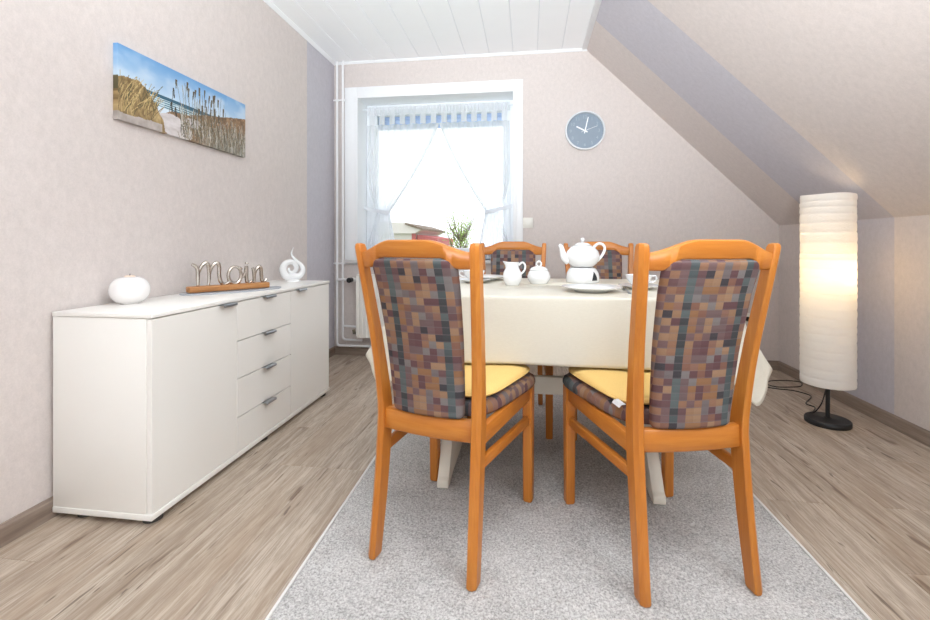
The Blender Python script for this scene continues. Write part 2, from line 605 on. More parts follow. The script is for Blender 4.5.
# cornices
cr = 0.018
struct(MB().rings([[(XL, y, ZC - cr - 0.004), (XL + 0.006, y, ZC - cr - 0.004), (XL + cr + 0.004, y, ZC - 0.006), (XL + cr + 0.004, y, ZC), (XL, y, ZC)] for y in (YR, YB)]).build('trim_1', 'trim_white'), 'slim white ceiling moulding on the left wall')
struct(MB().rings([[(x, YB, ZC - cr), (x, YB - 0.006, ZC - cr), (x, YB - cr, ZC - 0.006), (x, YB - cr, ZC), (x, YB, ZC)] for x in (XL, XS + 0.015)]).build('trim_2', 'trim_white'), 'slim white ceiling moulding on the far wall')
struct(MB().box(XS - 0.03, XS + 0.012, YR, YB, ZC - 0.010, ZC).build('trim_3', 'trim_white', bevel=0.003), 'slim white moulding where ceiling meets roof slope')

# baseboards
BH, BT = 0.068, 0.014
def bprof(d):
    return [(0, 0), (d, 0), (d, BH - 0.01), (d * 0.55, BH), (0, BH)]
struct(MB().rings([[(XL + a, y, b) for a, b in bprof(BT)] for y in (YR, YB)]).build('baseboard_left', 'baseboard_oak'), 'grey-brown skirting board on the left')
struct(MB().rings([[(XR - a, y, b) for a, b in bprof(BT)] for y in (YR, YB)]).build('baseboard_right', 'baseboard_oak'), 'grey-brown skirting board on the right')
struct(MB().rings([[(x, YB - a, b) for a, b in bprof(BT)] for x in (XL, XR)]).build('baseboard_back', 'baseboard_oak_x'), 'grey-brown skirting board under the radiator')

# ------------------------------------------------------------------ window
wn = struct(empty('window_1', ((WX0 + WX1) / 2, YB, WZ0)), 'white window with deep reveal')
def wpart(mb, name, mat, **k):
    o = mb.build(name, mat, **k)
    o.parent = wn
    o.matrix_parent_inverse = Matrix.Translation(-Vector(wn.location))
    return o
CW = 0.105
m = MB()
m.box(WX0 - CW, WX0, YB - 0.016, YB, 0.76, WZ1 + CW * 0.8)
m.box(WX1, WX1 + CW * 0.62, YB - 0.016, YB, 0.76, WZ1 + CW * 0.8)
m.box(WX0, WX1, YB - 0.016, YB, WZ1, WZ1 + CW * 0.8)
wpart(m, 'casing', 'trim_white', bevel=0.003)
m = MB()
m.box(WX0 - 0.012, WX0 + 0.012, YB - 0.024, YB - 0.014, 0.79, WZ1 + 0.012)
m.box(WX1 - 0.012, WX1 + 0.012, YB - 0.024, YB - 0.014, 0.79, WZ1 + 0.012)
m.box(WX0 + 0.012, WX1 - 0.012, YB - 0.024, YB - 0.014, WZ1 - 0.012, WZ1 + 0.012)
wpart(m, 'casing_bead', 'trim_white', bevel=0.003)
YF = YB + 0.20
m = MB()
m.box(WX0, WX0 + 0.008, YB - 0.01, YF, WZ0, WZ1)
m.box(WX1 - 0.008, WX1, YB - 0.01, YF, WZ0, WZ1)
m.box(WX0 + 0.008, WX1 - 0.008, YB - 0.01, YF, WZ1 - 0.008, WZ1)
wpart(m, 'reveal_lining', 'trim_white')
wpart(MB().box(WX0 - 0.13, WX1 + 0.08, YB - 0.045, YF, WZ0 - 0.028, WZ0), 'sill', 'sill_stone', bevel=0.004)
def frame4(x0, x1, z0, z1, wd, y0, y1):
    m = MB()
    m.box(x0, x0 + wd, y0, y1, z0, z1)
    m.box(x1 - wd, x1, y0, y1, z0, z1)
    m.box(x0 + wd, x1 - wd, y0, y1, z0, z0 + wd)
    m.box(x0 + wd, x1 - wd, y0, y1, z1 - wd, z1)
    return m
fx0, fx1, fz0, fz1 = WX0 + 0.008, WX1 - 0.008, WZ0, WZ1 - 0.008
wpart(frame4(fx0, fx1, fz0, fz1, 0.045, YF, YF + 0.07), 'frame', 'frame_white', bevel=0.004)
sa = wpart(frame4(fx0 + 0.035, fx1 - 0.035, fz0 + 0.035, fz1 - 0.035, 0.062, YF - 0.012, YF + 0.05), 'sash', 'frame_white', bevel=0.006)
wpart(MB().box(fx0 + 0.095, fx1 - 0.095, YF + 0.016, YF + 0.022, fz0 + 0.095, fz1 - 0.095), 'pane', 'window_glass')
m = MB()
hx_ = fx1 - 0.066
m.box(hx_ - 0.014, hx_ + 0.014, YF - 0.022, YF - 0.012, 1.31, 1.38)
m.box(hx_ - 0.010, hx_ + 0.010, YF - 0.052, YF - 0.034, 1.23, 1.36)
m.box(hx_ - 0.008, hx_ + 0.008, YF - 0.036, YF - 0.02, 1.335, 1.352)
wpart(m, 'handle', 'frame_white', bevel=0.004)

# roller shutter let down a hand's breadth outside
rs = tag(empty('roller_shutter', (0, 0, 0)), 'pale blue roller shutter slats behind the top of the curtains', 'shutter')
for i in range(5):
    z0 = 1.955 + i * 0.04
    MB().prism([(YF + 0.10, z0), (YF + 0.108, z0 + 0.019), (YF + 0.10, z0 + 0.038), (YF + 0.092, z0 + 0.038), (YF + 0.098, z0 + 0.019), (YF + 0.092, z0)], 'X', WX0 + 0.002, WX1 - 0.002).build('slat', 'shutter_blue', rs)

# ------------------------------------------------------------------ sheer curtains on a rod
YCU = YB + 0.115
rod = MB()
rod.tube([(WX0 + 0.009, YCU, 2.088), (WX1 - 0.009, YCU, 2.088)], 0.006, 10)
tag(rod.build('curtain_rod', 'frame_white', smooth=True), 'thin white rod carrying the sheer curtains', 'curtain rod')
xm = (WX0 + WX1) / 2 + 0.02
def curtain(side, label):
    root = tag(empty('sheer_curtain', (0, 0, 0)), label, 'curtain', 'sheer curtains at the window')
    xo = WX0 + 0.045 if side < 0 else WX1 - 0.045            # outer edge
    xi = xm + side * 0.003                                   # inner edge, the two meet in the middle
    yy = YCU + (0.004 if side < 0 else -0.004)
    # gathered heading
    nu = 120
    r0 = []
    for z in (2.105, 2.095, 2.075, 2.055, 2.035):
        r0.append([(xo + (xi - xo) * i / nu, yy - 0.012 + 0.006 * math.sin(i * 1.9) + 0.004 * math.sin(i * 0.83), z + 0.004 * math.sin(i * 1.1 + z * 40)) for i in range(nu + 1)])
    m = MB()
    for a in range(len(r0) - 1):
        for i in range(nu):
            m.add([r0[a][i], r0[a][i + 1], r0[a + 1][i + 1], r0[a + 1][i]], [(0, 1, 2, 3)])
    m.build('heading', 'sheer_hem', root, smooth=True)
    # tabs under the heading
    nt = 7
    for k in range(nt):
        xc = xo + (xi - xo) * (k + 0.5) / nt
        hw = 0.024
        mm = MB()
        for a in range(4):
            z0, z1 = 2.036 - a * 0.021, 2.036 - (a + 1) * 0.021
            mm.add([(xc - hw, yy - 0.012, z0), (xc, yy - 0.02, z0), (xc + hw, yy - 0.012, z0), (xc - hw, yy - 0.012, z1), (xc, yy - 0.02, z1), (xc + hw, yy - 0.012, z1)], [(0, 1, 4, 3), (1, 2, 5, 4)])
        mm.build('tab', 'sheer_hem', root, smooth=True)
    # draped panel, tied back
    ztop, ztie, zbot = 1.953, 1.20, WZ0 + 0.004
    nv = 60
    nu = 150
    tie_o = xo - side * 0.0 + (-side) * 0.09
    tie_i = tie_o + (-side) * 0.11
    P = []
    for j in range(nv + 1):
        z = ztop + (zbot - ztop) * j / nv
        if z > ztie:
            t = (ztop - z) / (ztop - ztie)
            e0 = xo + (tie_o - xo) * max(0, (t - 0.55) / 0.45) ** 2
            s = t ** 1.25
            e1 = xi + (tie_i - xi) * s
        else:
            t = (ztie - z) / (ztie - zbot)
            e0 = tie_o + (xo - tie_o) * min(1, t * 1.6) * 0.9
            e1 = tie_i + (-side) * 0.06 * min(1, t * 1.3)
        wdt = abs(e1 - e0)
        amp = 0.010 + 0.018 * min(1, 0.12 / max(0.1, wdt))
        P.append([(e0 + (e1 - e0) * i / nu, yy - 0.006 + amp * (math.sin(i / nu * 2 * PI * 11 + 0.4) * 0.7 + 0.3 * math.sin(i / nu * 2 * PI * 4.3 + j * 0.05)), z) for i in range(nu + 1)])
    m = MB()
    vs_ = [p for r in P for p in r]
    fs = [(j * (nu + 1) + i, j * (nu + 1) + i + 1, (j + 1) * (nu + 1) + i + 1, (j + 1) * (nu + 1) + i) for j in range(nv) for i in range(nu)]
    m.add(vs_, fs)
    m.build('panel', 'sheer', root, smooth=True, angle=180)
    # inner lace hem
    m = MB()
    for j in range(nv):
        a, b = Vector(P[j][nu]), Vector(P[j + 1][nu])
        dx = Vector((side * 0.022, -0.006, 0))
        m.add([a + Vector((0, -0.006, 0)), a + dx, b + dx, b + Vector((0, -0.006, 0))], [(0, 1, 2, 3)])
    m.build('hem', 'sheer_hem', root, smooth=True)
    # tie-back running from the frame
    yt = yy - 0.04
    pts = crom([(xo + side * 0.02, yt + 0.02, ztie + 0.045), (tie_o, yt, ztie + 0.015), ((tie_o + tie_i) / 2, yt - 0.008, ztie), (tie_i + (-side) * 0.004, yt + 0.01, ztie - 0.004)], 6)
    m = MB()
    m.rings([[p + Vector((0, -0.002, 0.016)), p + Vector((0, 0.002, 0.016)), p + Vector((0, 0.002, -0.016)), p + Vector((0, -0.002, -0.016))] for p in pts])
    m.build('tie_back', 'sheer_hem', root, smooth=True)
curtain(-1, 'left sheer white curtain tied back towards the pipes')
curtain(1, 'right sheer white curtain tied back towards the wall clock side')

# ------------------------------------------------------------------ outdoors
struct(MB().box(-60, 60, YB + WD + 0.3, 120, -5.4, -5.0).build('ground', 'lawn'), 'lawn outside')
hs = tag(empty('house', (-8.0, 26, -5)), 'distant house with a red tiled roof beyond the window', 'house')
MB().box(-3.2, 1.45, 0, 7, 0, 6.55).build('wall', 'house_wall', hs)
MB().rings([[(x_, y_, z_), (x_, y_, z_ + 0.12), (x_ + 1.0, y_, z_ - 0.2), (x_ + 1.0, y_, z_ - 0.32)] for x_, y_, z_ in ((0.95, -0.4, 7.0), (0.95, 7.2, 7.0))]).build('eave', 'bark', hs)
MB().rings([[(-3.4, y_, 6.5), (-3.4, y_, 7.4), (0.95, y_, 7.1), (1.9, y_, 6.72), (1.5, y_, 6.5)] for y_ in (-0.3, 7.1)]).build('roof', 'house_wall', hs)
MB().box(1.25, 1.5, -0.02, 0.0, 0.0, 6.6).build('corner_panel', 'roof_red', hs)
MB().rings([[(1.5, y_, 6.45), (2.75, y_, 6.22), (2.75, y_, 5.8), (1.5, y_, 5.8)] for y_ in (0.2, 6)]).build('annex_roof', 'roof_red', hs)
MB().box(1.5, 2.7, 0.3, 5.9, 0.0, 5.8).build('annex_wall', 'house_wall', hs)
tr = tag(empty('tree', (-3.6, 24, -5.2)), 'pale green young tree seen through the curtain gap', 'tree')
m = MB()
m.tube([(0, 0, 0), (0.05, 0, 3), (0, 0.1, 5.4), (0.1, 0, 7.0)], [0.14, 0.11, 0.07, 0.03], 8)
lf = MB()
rnd = random.Random(3)
for k in range(60):
    z0 = rnd.uniform(3.6, 6.6)
    a = rnd.uniform(0, 2 * PI)
    L = rnd.uniform(0.9, 2.0)
    p0 = Vector((0.03, 0.03, z0))
    p1 = p0 + Vector((math.cos(a) * 0.5, math.sin(a) * 0.5, 0.8)) * L
    pm = (p0 + p1) / 2 + Vector((math.cos(a), math.sin(a), -0.3)) * 0.12
    m.tube([p0, pm, p1], [0.03, 0.022, 0.008], 5)
    for q in range(18):
        t = rnd.uniform(0.3, 1.05)
        c = p0.lerp(p1, t) + Vector((rnd.gauss(0, 0.2), rnd.gauss(0, 0.2), rnd.gauss(0, 0.2)))
        u = Vector((rnd.gauss(0, 1), rnd.gauss(0, 1), rnd.gauss(0, 1))).normalized() * 0.06
        v = u.orthogonal().normalized() * 0.035
        lf.add([c - u, c + v, c + u, c - v], [(0, 1, 2, 3)])
m.build('trunk', 'bark', tr, smooth=True)
o = lf.build('foliage', 'leaf_green', tr)
o['kind'] = 'stuff'

# ------------------------------------------------------------------ heating pipes and radiator
def pipe(pts, r, label):
    # round the bends
    P = [Vector(p) for p in pts]
    path = [P[0]]
    for i in range(1, len(P) - 1):
        a = (P[i - 1] - P[i]).normalized()
        b = (P[i + 1] - P[i]).normalized()
        R = 0.03
        for k in range(6):
            t = k / 5
            path.append((P[i] + a * R) * (1 - t) ** 2 + P[i] * 2 * t * (1 - t) + (P[i] + b * R) * t * t)
    path.append(P[-1])
    o = MB().tube(path, r, 12).build('heating_pipe', 'pipe_white', smooth=True)
    return tag(o, label, 'pipe', 'heating pipes in the corner')
YP = YB - 0.045
p1 = pipe([(-1.578, YP, ZC - 0.005), (-1.578, YP, 0.085), (-0.62, YP, 0.085)], 0.0095, 'outer white heating pipe running down in the corner, leftmost of the pair')
p2 = pipe([(-1.528, YP, ZC - 0.005), (-1.528, YP, 0.135), (-1.36, YP, 0.135)], 0.0095, 'inner white heating pipe beside the window casing, right one of the pair')
for z in (2.13, 0.77):
    b = MB()
    b.box(-1.61, -1.505, YP - 0.004, YP + 0.004, z - 0.006, z + 0.006)
    b.lathe([(0.0135, z - 0.009), (0.0135, z + 0.009)], 14, -1.578, YP)
    b.lathe([(0.0135, z - 0.009), (0.0135, z + 0.009)], 14, -1.528, YP)
    b.build('pipe_clip', 'pipe_white', p1, smooth=True)
rd = tag(empty('radiator', (-0.95, YB, 0.17)), 'cream panel radiator below the window sill', 'radiator')
x0, x1, y0, y1, z0, z1 = -0.43, 0.36, -0.115, -0.055, 0.0, 0.50
m = MB()
prof = []
nfl = 22
for i in range(nfl * 4 + 1):
    xx = x0 + (x1 - x0) * i / (nfl * 4)
    prof.append((xx, y0 + (0.008 if i % 4 in (2,) else 0.0)))
prof += [(x1, y1), (x0, y1)]
m.prism(prof, 'Z', z0, z1)
m.build('panel', 'radiator_white', rd, bevel=0.0)
MB().box(x0 - 0.004, x1 + 0.004, y0 - 0.003, y1 + 0.03, z1, z1 + 0.012).build('top_grille', 'radiator_white', rd, bevel=0.003)
MB().box(x0 - 0.006, x0, y0 - 0.002, y1 + 0.028, z0 + 0.01, z1).build('side_panel', 'radiator_white', rd, bevel=0.002)
for xx in (x0 + 0.12, x1 - 0.12):
    MB().box(xx - 0.015, xx + 0.015, y1, -0.004, 0.06, 0.44).build('wall_bracket', 'radiator_white', rd)
v = MB().tube([(x0 - 0.19, y0 + 0.04, 0.468), (x0 - 0.006, y0 + 0.04, 0.468)], 0.010, 10).build('valve_pipe', 'pipe_white', rd, smooth=True)
MB().tube([(x0 - 0.055, y0 + 0.04, 0.468), (x0 - 0.055, y0 + 0.02, 0.468), (x0 - 0.055, y0 - 0.03, 0.468), (x0 - 0.055, y0 - 0.036, 0.468)], [0.016, 0.020, 0.021, 0.015], 18).build('thermostat_cap', 'black_plastic', v, smooth=True)
MB().tube([(x0 - 0.075, y0 + 0.04, 0.468), (x0 - 0.03, y0 + 0.04, 0.468)], 0.017, 14).build('valve_body', 'radiator_white', v, smooth=True)
MB().tube([(x0 - 0.142, y0 + 0.07, 0.08), (x0 - 0.006, y0 + 0.04, 0.08)], 0.009, 10).build('return_pipe', 'pipe_white', rd, smooth=True)
MB().tube([(x0 - 0.045, y0 + 0.05, 0.055), (x0 - 0.04, y0 + 0.045, 0.03), (x0 - 0.012, y0 + 0.04, 0.03)], 0.014, 10).build('return_valve', 'brass_dark', rd, smooth=True)

# ------------------------------------------------------------------ switch, socket, clock, canvas
sw = tag(empty('light_switch', (0.0, YB, 1.10)), 'cream light switch on the wall beside the window', 'switch')
MB().box(-0.04, 0.04, -0.012, 0, -0.042, 0.042).build('plate', 'plastic_cream', sw, bevel=0.004)
MB().rings([[(-0.027, -0.012, -0.028), (0.027, -0.012, -0.028), (0.027, -0.012, 0.028), (-0.027, -0.012, 0.028)], [(-0.027, -0.015, -0.028), (0.027, -0.015, -0.028), (0.027, -0.019, 0.028), (-0.027, -0.019, 0.028)]]).build('rocker', 'plastic_cream', sw, bevel=0.002)
sk = tag(empty('wall_socket', (1.62, YB, 0.375)), 'cream wall socket low on the far wall behind the right chair', 'socket')
MB().box(-0.04, 0.04, -0.012, 0, -0.04, 0.04).build('plate', 'plastic_cream', sk, bevel=0.004)
MB().tube([(0, -0.0125, 0), (0, -0.016, 0)], 0.021, 20).build('insert', 'plastic_cream', sk, smooth=True)
# clock
ck = tag(empty('wall_clock', (0.44, YB, 1.815)), 'round blue-grey wall clock with a pale rim and white hands', 'clock')
R = 0.152
nn = 64
def ring_y(r, y):
    return [(r * math.cos(2 * PI * j / nn), y, r * math.sin(2 * PI * j / nn)) for j in range(nn)]
MB().rings([ring_y(R - 0.004, 0), ring_y(R, -0.006), ring_y(R, -0.036), ring_y(R - 0.004, -0.041), ring_y(R - 0.010, -0.041), ring_y(R - 0.013, -0.036), ring_y(R - 0.013, -0.012)], True, False).build('rim', 'clock_rim', ck, smooth=True)
MB().rings([ring_y(R - 0.0135, -0.004), ring_y(R - 0.0135, -0.012)]).build('dial', 'clock_face', ck)
def hand(ang, ln_, back, wd, y, name):
    d = Vector((math.sin(ang), 0, math.cos(ang)))
    MB().bar(Vector((0, y, 0)) - d * back, Vector((0, y, 0)) + d * ln_, 0.002, wd, up=(d.z, 0, -d.x)).build(name, 'clock_hand', ck)
hand(math.radians(-62), 0.074, 0.022, 0.010, -0.020, 'hour_hand')
hand(math.radians(13), 0.108, 0.022, 0.0075, -0.024, 'minute_hand')
hand(math.radians(70), 0.10, 0.03, 0.002, -0.027, 'second_hand')
MB().tube([(0, -0.012, 0), (0, -0.029, 0)], 0.006, 14).build('pin', 'clock_hand', ck, smooth=True)
def text_mesh(txt, size):
    cu = bpy.data.curves.new('numeral', 'FONT')
    cu.body = txt
    cu.size = size
    cu.extrude = 0.0006
    cu.align_x = 'CENTER'
    cu.align_y = 'CENTER'
    cu.resolution_u = 3
    o = bpy.data.objects.new('numeral', cu)
    C.objects.link(o)
    me = bpy.data.meshes.new_from_object(o.evaluated_get(bpy.context.evaluated_depsgraph_get()))
    bpy.data.objects.remove(o)
    me.materials.clear()
    me.materials.append(M['clock_numeral'])
    return me
for hnum in range(1, 13):
    a = hnum * PI / 6
    o = bpy.data.objects.new('numeral', text_mesh(str(hnum), 0.036))
    C.objects.link(o)
    o.parent = ck
    o.location = (0.108 * math.sin(a), -0.0128, 0.108 * math.cos(a))
    o.rotation_euler = (PI / 2, 0, 0)

# canvas print of dunes by the sea
def dune_print(W, H):
    rs_ = np.random.RandomState(5)
    U, V = np.meshgrid((np.arange(W) + .5) / W, (np.arange(H) + .5) / H)
    def fbm(sx, sy, seed, octs=4):
        r = np.random.RandomState(seed)
        out = np.zeros((H, W))
        amp = 1
        tot = 0
        for o in range(octs):
            gx, gy = int(sx * 2 ** o) + 2, int(sy * 2 ** o) + 2
            g = r.rand(gy + 1, gx + 1)
            fx, fy = U * gx, V * gy
            ix, iy = np.minimum(fx.astype(int), gx - 1), np.minimum(fy.astype(int), gy - 1)
            tx, ty = fx - ix, fy - iy
            tx, ty = tx * tx * (3 - 2 * tx), ty * ty * (3 - 2 * ty)
            out += amp * ((g[iy, ix] * (1 - tx) + g[iy, ix + 1] * tx) * (1 - ty) + (g[iy + 1, ix] * (1 - tx) + g[iy + 1, ix + 1] * tx) * ty)
            tot += amp
            amp *= .55
        return out / tot
    def col(c):
        return np.array(c, float)
    img = np.zeros((H, W, 3))
    def lerp(a, b, t):
        return a + (b - a) * t[..., None]
    cl = np.clip((fbm(5, 3, 1) - .35) * 2.2, 0, 1)
    sky = lerp(col((98, 156, 214)), col((208, 223, 234)), np.clip(V * 1.6 + .25 * cl, 0, 1))
    sky = lerp(sky, np.broadcast_to(col((198, 214, 230)), sky.shape), np.clip(cl * .8 - .15 + .3 * (U > .8), 0, .75))
    img[:] = sky
    hz = .46
    sea = (V > hz) & (V < .64)
    wv = np.sin(V * 190 + 6 * fbm(3, 2, 9)) > .2
    sc = np.where(wv[..., None], col((70, 122, 146)), col((190, 212, 220)))
    sc = np.where((V < hz + .05)[..., None], col((48, 96, 122)), sc)
    img[sea] = sc[sea]
    # right dune
    top = np.interp(U, [0, .26, .34, .45, .6, .75, .88, 1.0], [1, .75, .64, .62, .50, .42, .34, .28]) + .03 * (fbm(30, 1, 3) - .5)
    d = V > top
    n = fbm(60, 24, 4)
    dc = lerp(col((96, 72, 52)), col((176, 138, 100)), np.clip(n * 1.3 - .1, 0, 1))
    lower = np.clip((V - top - .22) * 3.2, 0, 1) * np.clip((U - .45) * 4, 0, 1)
    gg = lerp(col((104, 98, 84)), col((178, 172, 160)), np.clip(fbm(90, 10, 8) * 1.4 - .2, 0, 1))
    dc = lerp(dc, gg, lower)
    img[d] = dc[d]
    # sand
    s1 = ((U - .37) / .13) ** 2 + ((V - .86 - .25 * (U - .37)) / .17) ** 2 < 1 + .5 * (fbm(14, 8, 6) - .5)
    sd = lerp(col((182, 172, 170)), col((226, 220, 220)), fbm(20, 20, 7))
    img[s1] = sd[s1]
    s2 = ((U - .5) / .08) ** 2 + ((V - .72) / .09) ** 2 < .8 + .8 * (fbm(20, 10, 16) - .5)
    img[s2] = sd[s2]
    # left mound
    tl = np.interp(U, [0, .05, .11, .16, .2, .24, .28, .3], [.44, .40, .38, .44, .56, .68, .84, 1.1]) + .05 * (fbm(60, 1, 13) - .5)
    ml = (V > tl) & (U < .3)
    mc = lerp(col((112, 88, 52)), col((204, 174, 118)), np.clip(fbm(44, 9, 12) * 1.4 - .2, 0, 1))
    img[ml] = mc[ml]
    sb = (V > .86 + .06 * fbm(12, 2, 18)) & (U < .27)
    img[sb] = (lerp(col((150, 138, 130)), col((206, 196, 192)), fbm(26, 8, 19)))[sb]
    def stroke(u0, v0, u1, v1, bend, c, wd=.9):
        N = 90
        t = np.linspace(0, 1, N)
        uu = u0 + (u1 - u0) * t + bend * t * t
        vv = v0 + (v1 - v0) * t
        for a, b in zip(uu, vv):
            i, j = int(a * W), int(b * H)
            if 0 <= i < W and 0 <= j < H:
                img[j, i] = img[j, i] * .25 + col(c) * .75
                if wd > 1 and i + 1 < W:
                    img[j, i + 1] = img[j, i + 1] * .4 + col(c) * .6
    for k in range(120):
        u0 = rs_.uniform(0, .22)
        v0 = rs_.uniform(.6, .9)
        c = [(206, 176, 116), (120, 96, 58), (170, 146, 92), (92, 84, 56)][rs_.randint(4)]
        stroke(u0, v0, u0 + rs_.uniform(-.03, .06), v0 - rs_.uniform(.12, .3), rs_.uniform(0, .03), c)
    for k in range(420):
        u0 = rs_.uniform(.4, 1.0)
        v0 = rs_.uniform(.7, 1.05)
        c = [(196, 190, 176), (110, 104, 84), (140, 120, 90), (84, 80, 66), (164, 160, 150)][rs_.randint(5)]
        stroke(u0, v0, u0 + rs_.uniform(-.03, .03), v0 - rs_.uniform(.1, .35), rs_.uniform(-.02, .02), c)
    for k in range(46):
        u0 = rs_.normal(.58, .10)
        v0 = rs_.uniform(.7, .95)
        v1 = rs_.uniform(.08, .45)
        u1 = u0 + rs_.normal(0, .03)
        c = [(108, 96, 74), (146, 128, 92), (78, 74, 62)][rs_.randint(3)]
        stroke(u0, v0, u1, v1, 0, c)
        if k % 2 == 0:
            for q in range(5):
                stroke(u1 + rs_.normal(0, .003), v1, u1 - .004, v1 + .13, 0, (92, 80, 62), 2)
    for u1, v1 in ((.345, .30), (.33, .52), (.36, .58)):
        stroke(u1 - .01, .66, u1, v1, 0, (84, 78, 66), 1)
        for q in range(2):
            stroke(u1 + .004 * q, v1 - .02, u1 + .006 + .004 * q, v1 + .12, 0, (62, 58, 50), 2)
    grey = img.mean(2, keepdims=True)
    return np.clip(img * 0.86 + grey * 0.14, 0, 255)
CY0, CY1, CZ0, CZ1 = 1.588, 2.405, 1.430, 1.730
W_, H_ = 340, 124
img = dune_print(W_, H_) / 255.0
img = np.where(img <= .04045, img / 12.92, ((img + .055) / 1.055) ** 2.4)
cv_ = tag(empty('canvas_picture', (XL, (CY0 + CY1) / 2, CZ0)), 'wide frameless canvas print of grassy dunes by the sea', 'picture')
gy = np.linspace(CY0, CY1, W_ + 1) - (CY0 + CY1) / 2
gz = np.linspace(CZ1, CZ0, H_ + 1) - CZ0
verts = [(0.0215, float(a), float(b)) for b in gz for a in gy]
faces = [(j * (W_ + 1) + i, j * (W_ + 1) + i + 1, (j + 1) * (W_ + 1) + i + 1, (j + 1) * (W_ + 1) + i) for j in range(H_) for i in range(W_)]
cols = [img[j, i] for j in range(H_) for i in range(W_)]
# wrapped edges carry the print round the stretcher
yA, yB_, zA, zB_ = float(gy[0]), float(gy[-1]), float(gz[-1]), float(gz[0])
def quad(a, b, c, d, colr):
    o = len(verts)
    verts.extend([a, b, c, d])
    faces.append((o, o + 1, o + 2, o + 3))
    cols.append(colr)
for i in range(W_):
    a, b = float(gy[i]), float(gy[i + 1])
    quad((0.0215, a, zB_), (0.001, a, zB_), (0.001, b, zB_), (0.0215, b, zB_), img[0, i])
    quad((0.0215, a, zA), (0.0215, b, zA), (0.001, b, zA), (0.001, a, zA), img[-1, i])
for j in range(H_):
    a, b = float(gz[j]), float(gz[j + 1])
    quad((0.0215, yA, a), (0.0215, yA, b), (0.001, yA, b), (0.001, yA, a), img[j, 0])
    quad((0.0215, yB_, a), (0.001, yB_, a), (0.001, yB_, b), (0.0215, yB_, b), img[j, -1])
me = bpy.data.meshes.new('print')
me.from_pydata(verts, [], faces)
ca = me.attributes.new('print', 'FLOAT_COLOR', 'FACE')
ca.data.foreach_set('color', np.concatenate([np.array(cols), np.ones((len(cols), 1))], 1).astype(np.float32).ravel())
me.materials.append(M['canvas_print'])
o = bpy.data.objects.new('print', me)
C.objects.link(o)
o.parent = cv_
MB().box(0.001, 0.020, yA + 0.002, yB_ - 0.002, zA + 0.002, zB_ - 0.002).build('stretcher', 'bar_wood', cv_)

# ------------------------------------------------------------------ sideboard
SX0, SX1, SY0, SY1, SZ = XL + 0.0145, -1.233, 1.347, 2.703, 0.705
sb = tag(empty('sideboard', (0, 0, 0)), 'white sideboard with two doors and four drawers along the left wall', 'sideboard')
MB().box(SX0, SX1 - 0.020, SY0, SY1, 0.040, SZ - 0.016).build('body', 'cabinet_white', sb, bevel=0.0015)
MB().box(SX0, SX1 + 0.003, SY0 - 0.003, SY1 + 0.003, SZ - 0.0145, SZ).build('top_panel', 'cabinet_white', sb, bevel=0.002)
MB().box(SX0, SX1 + 0.003, SY0 - 0.002, SY1 + 0.002, 0.020, 0.040).build('plinth_panel', 'cabinet_white', sb, bevel=0.002)
for y in (SY0 + 0.045, (SY0 + SY1) / 2, SY1 - 0.045):
    for x in (SX0 + 0.09, SX1 - 0.035):
        MB().lathe([(0.03, 0), (0.03, 0.016), (0.026, 0.020)], 16, x, y).build('foot', 'cabinet_dark', sb, smooth=True)
g = 0.0015
yd0, yd1, yd2, yd3 = SY0 + 0.001, 1.795, 2.24, SY1 - 0.001
zt, zb = SZ - 0.0185, 0.0425
def handle(y, z, par):
    m = MB()
    m.rings([[(SX1 - 0.012, yy, z + 0.001), (SX1 + 0.020, yy, z + 0.001), (SX1 + 0.022, yy, z - 0.002), (SX1 + 0.022, yy, z - 0.010), (SX1 + 0.0195, yy, z - 0.010), (SX1 + 0.0195, yy, z - 0.0015), (SX1 - 0.012, yy, z - 0.0015)] for yy in (y - 0.042, y + 0.042)])
    m.build('handle', 'brushed_metal', par)
def front(y0, y1, z0, z1, name):
    return MB().box(SX1 - 0.018, SX1, y0 + g, y1 - g, z0, z1).build(name, 'cabinet_white', sb, bevel=0.001, seg=1)
d1 = front(yd0, yd1, zb, zt, 'door')
handle(1.725, zt + 0.0022, d1)
d2 = front(yd2, yd3, zb, zt, 'door')
handle(2.335, zt + 0.0022, d2)
edges = [zt, 0.520, 0.3575, 0.192, zb]
for a, b in zip(edges, edges[1:]):
    dr = front(yd1, yd2, b, a - (0.0 if a == zt else 0.004), 'drawer')
    handle(2.025, (a if a == zt else a - 0.004) + 0.0022, dr)

# things on the sideboard
cd = tag(empty('candle_holder', (-1.532, 1.572, SZ)), 'glossy white round candle holder at the near end of the sideboard', 'candle holder')
pr = []
for k in range(25):
    a = -PI / 2 + PI * k / 24 * 0.90
    pr.append((0.067 * math.cos(a) ** 0.72 if math.cos(a) > 0 else 0.001, 0.053 + 0.053 * math.sin(a)))
pr = [(0.03, 0.0)] + [q for q in pr if q[1] > 0.002]
pr += [(0.021, 0.104), (0.020, 0.100), (0.019, 0.080)]
MB().lathe(pr, 40).build('bowl', 'pearl', cd, smooth=True)
MB().lathe([(0.018, 0.081), (0.018, 0.106), (0.014, 0.109), (0.003, 0.1085)], 24).build('candle', 'wax', cd, smooth=True)
MB().tube([(0, 0, 0.108), (0.001, 0, 0.116)], 0.001, 6).build('wick', 'black_plastic', cd)

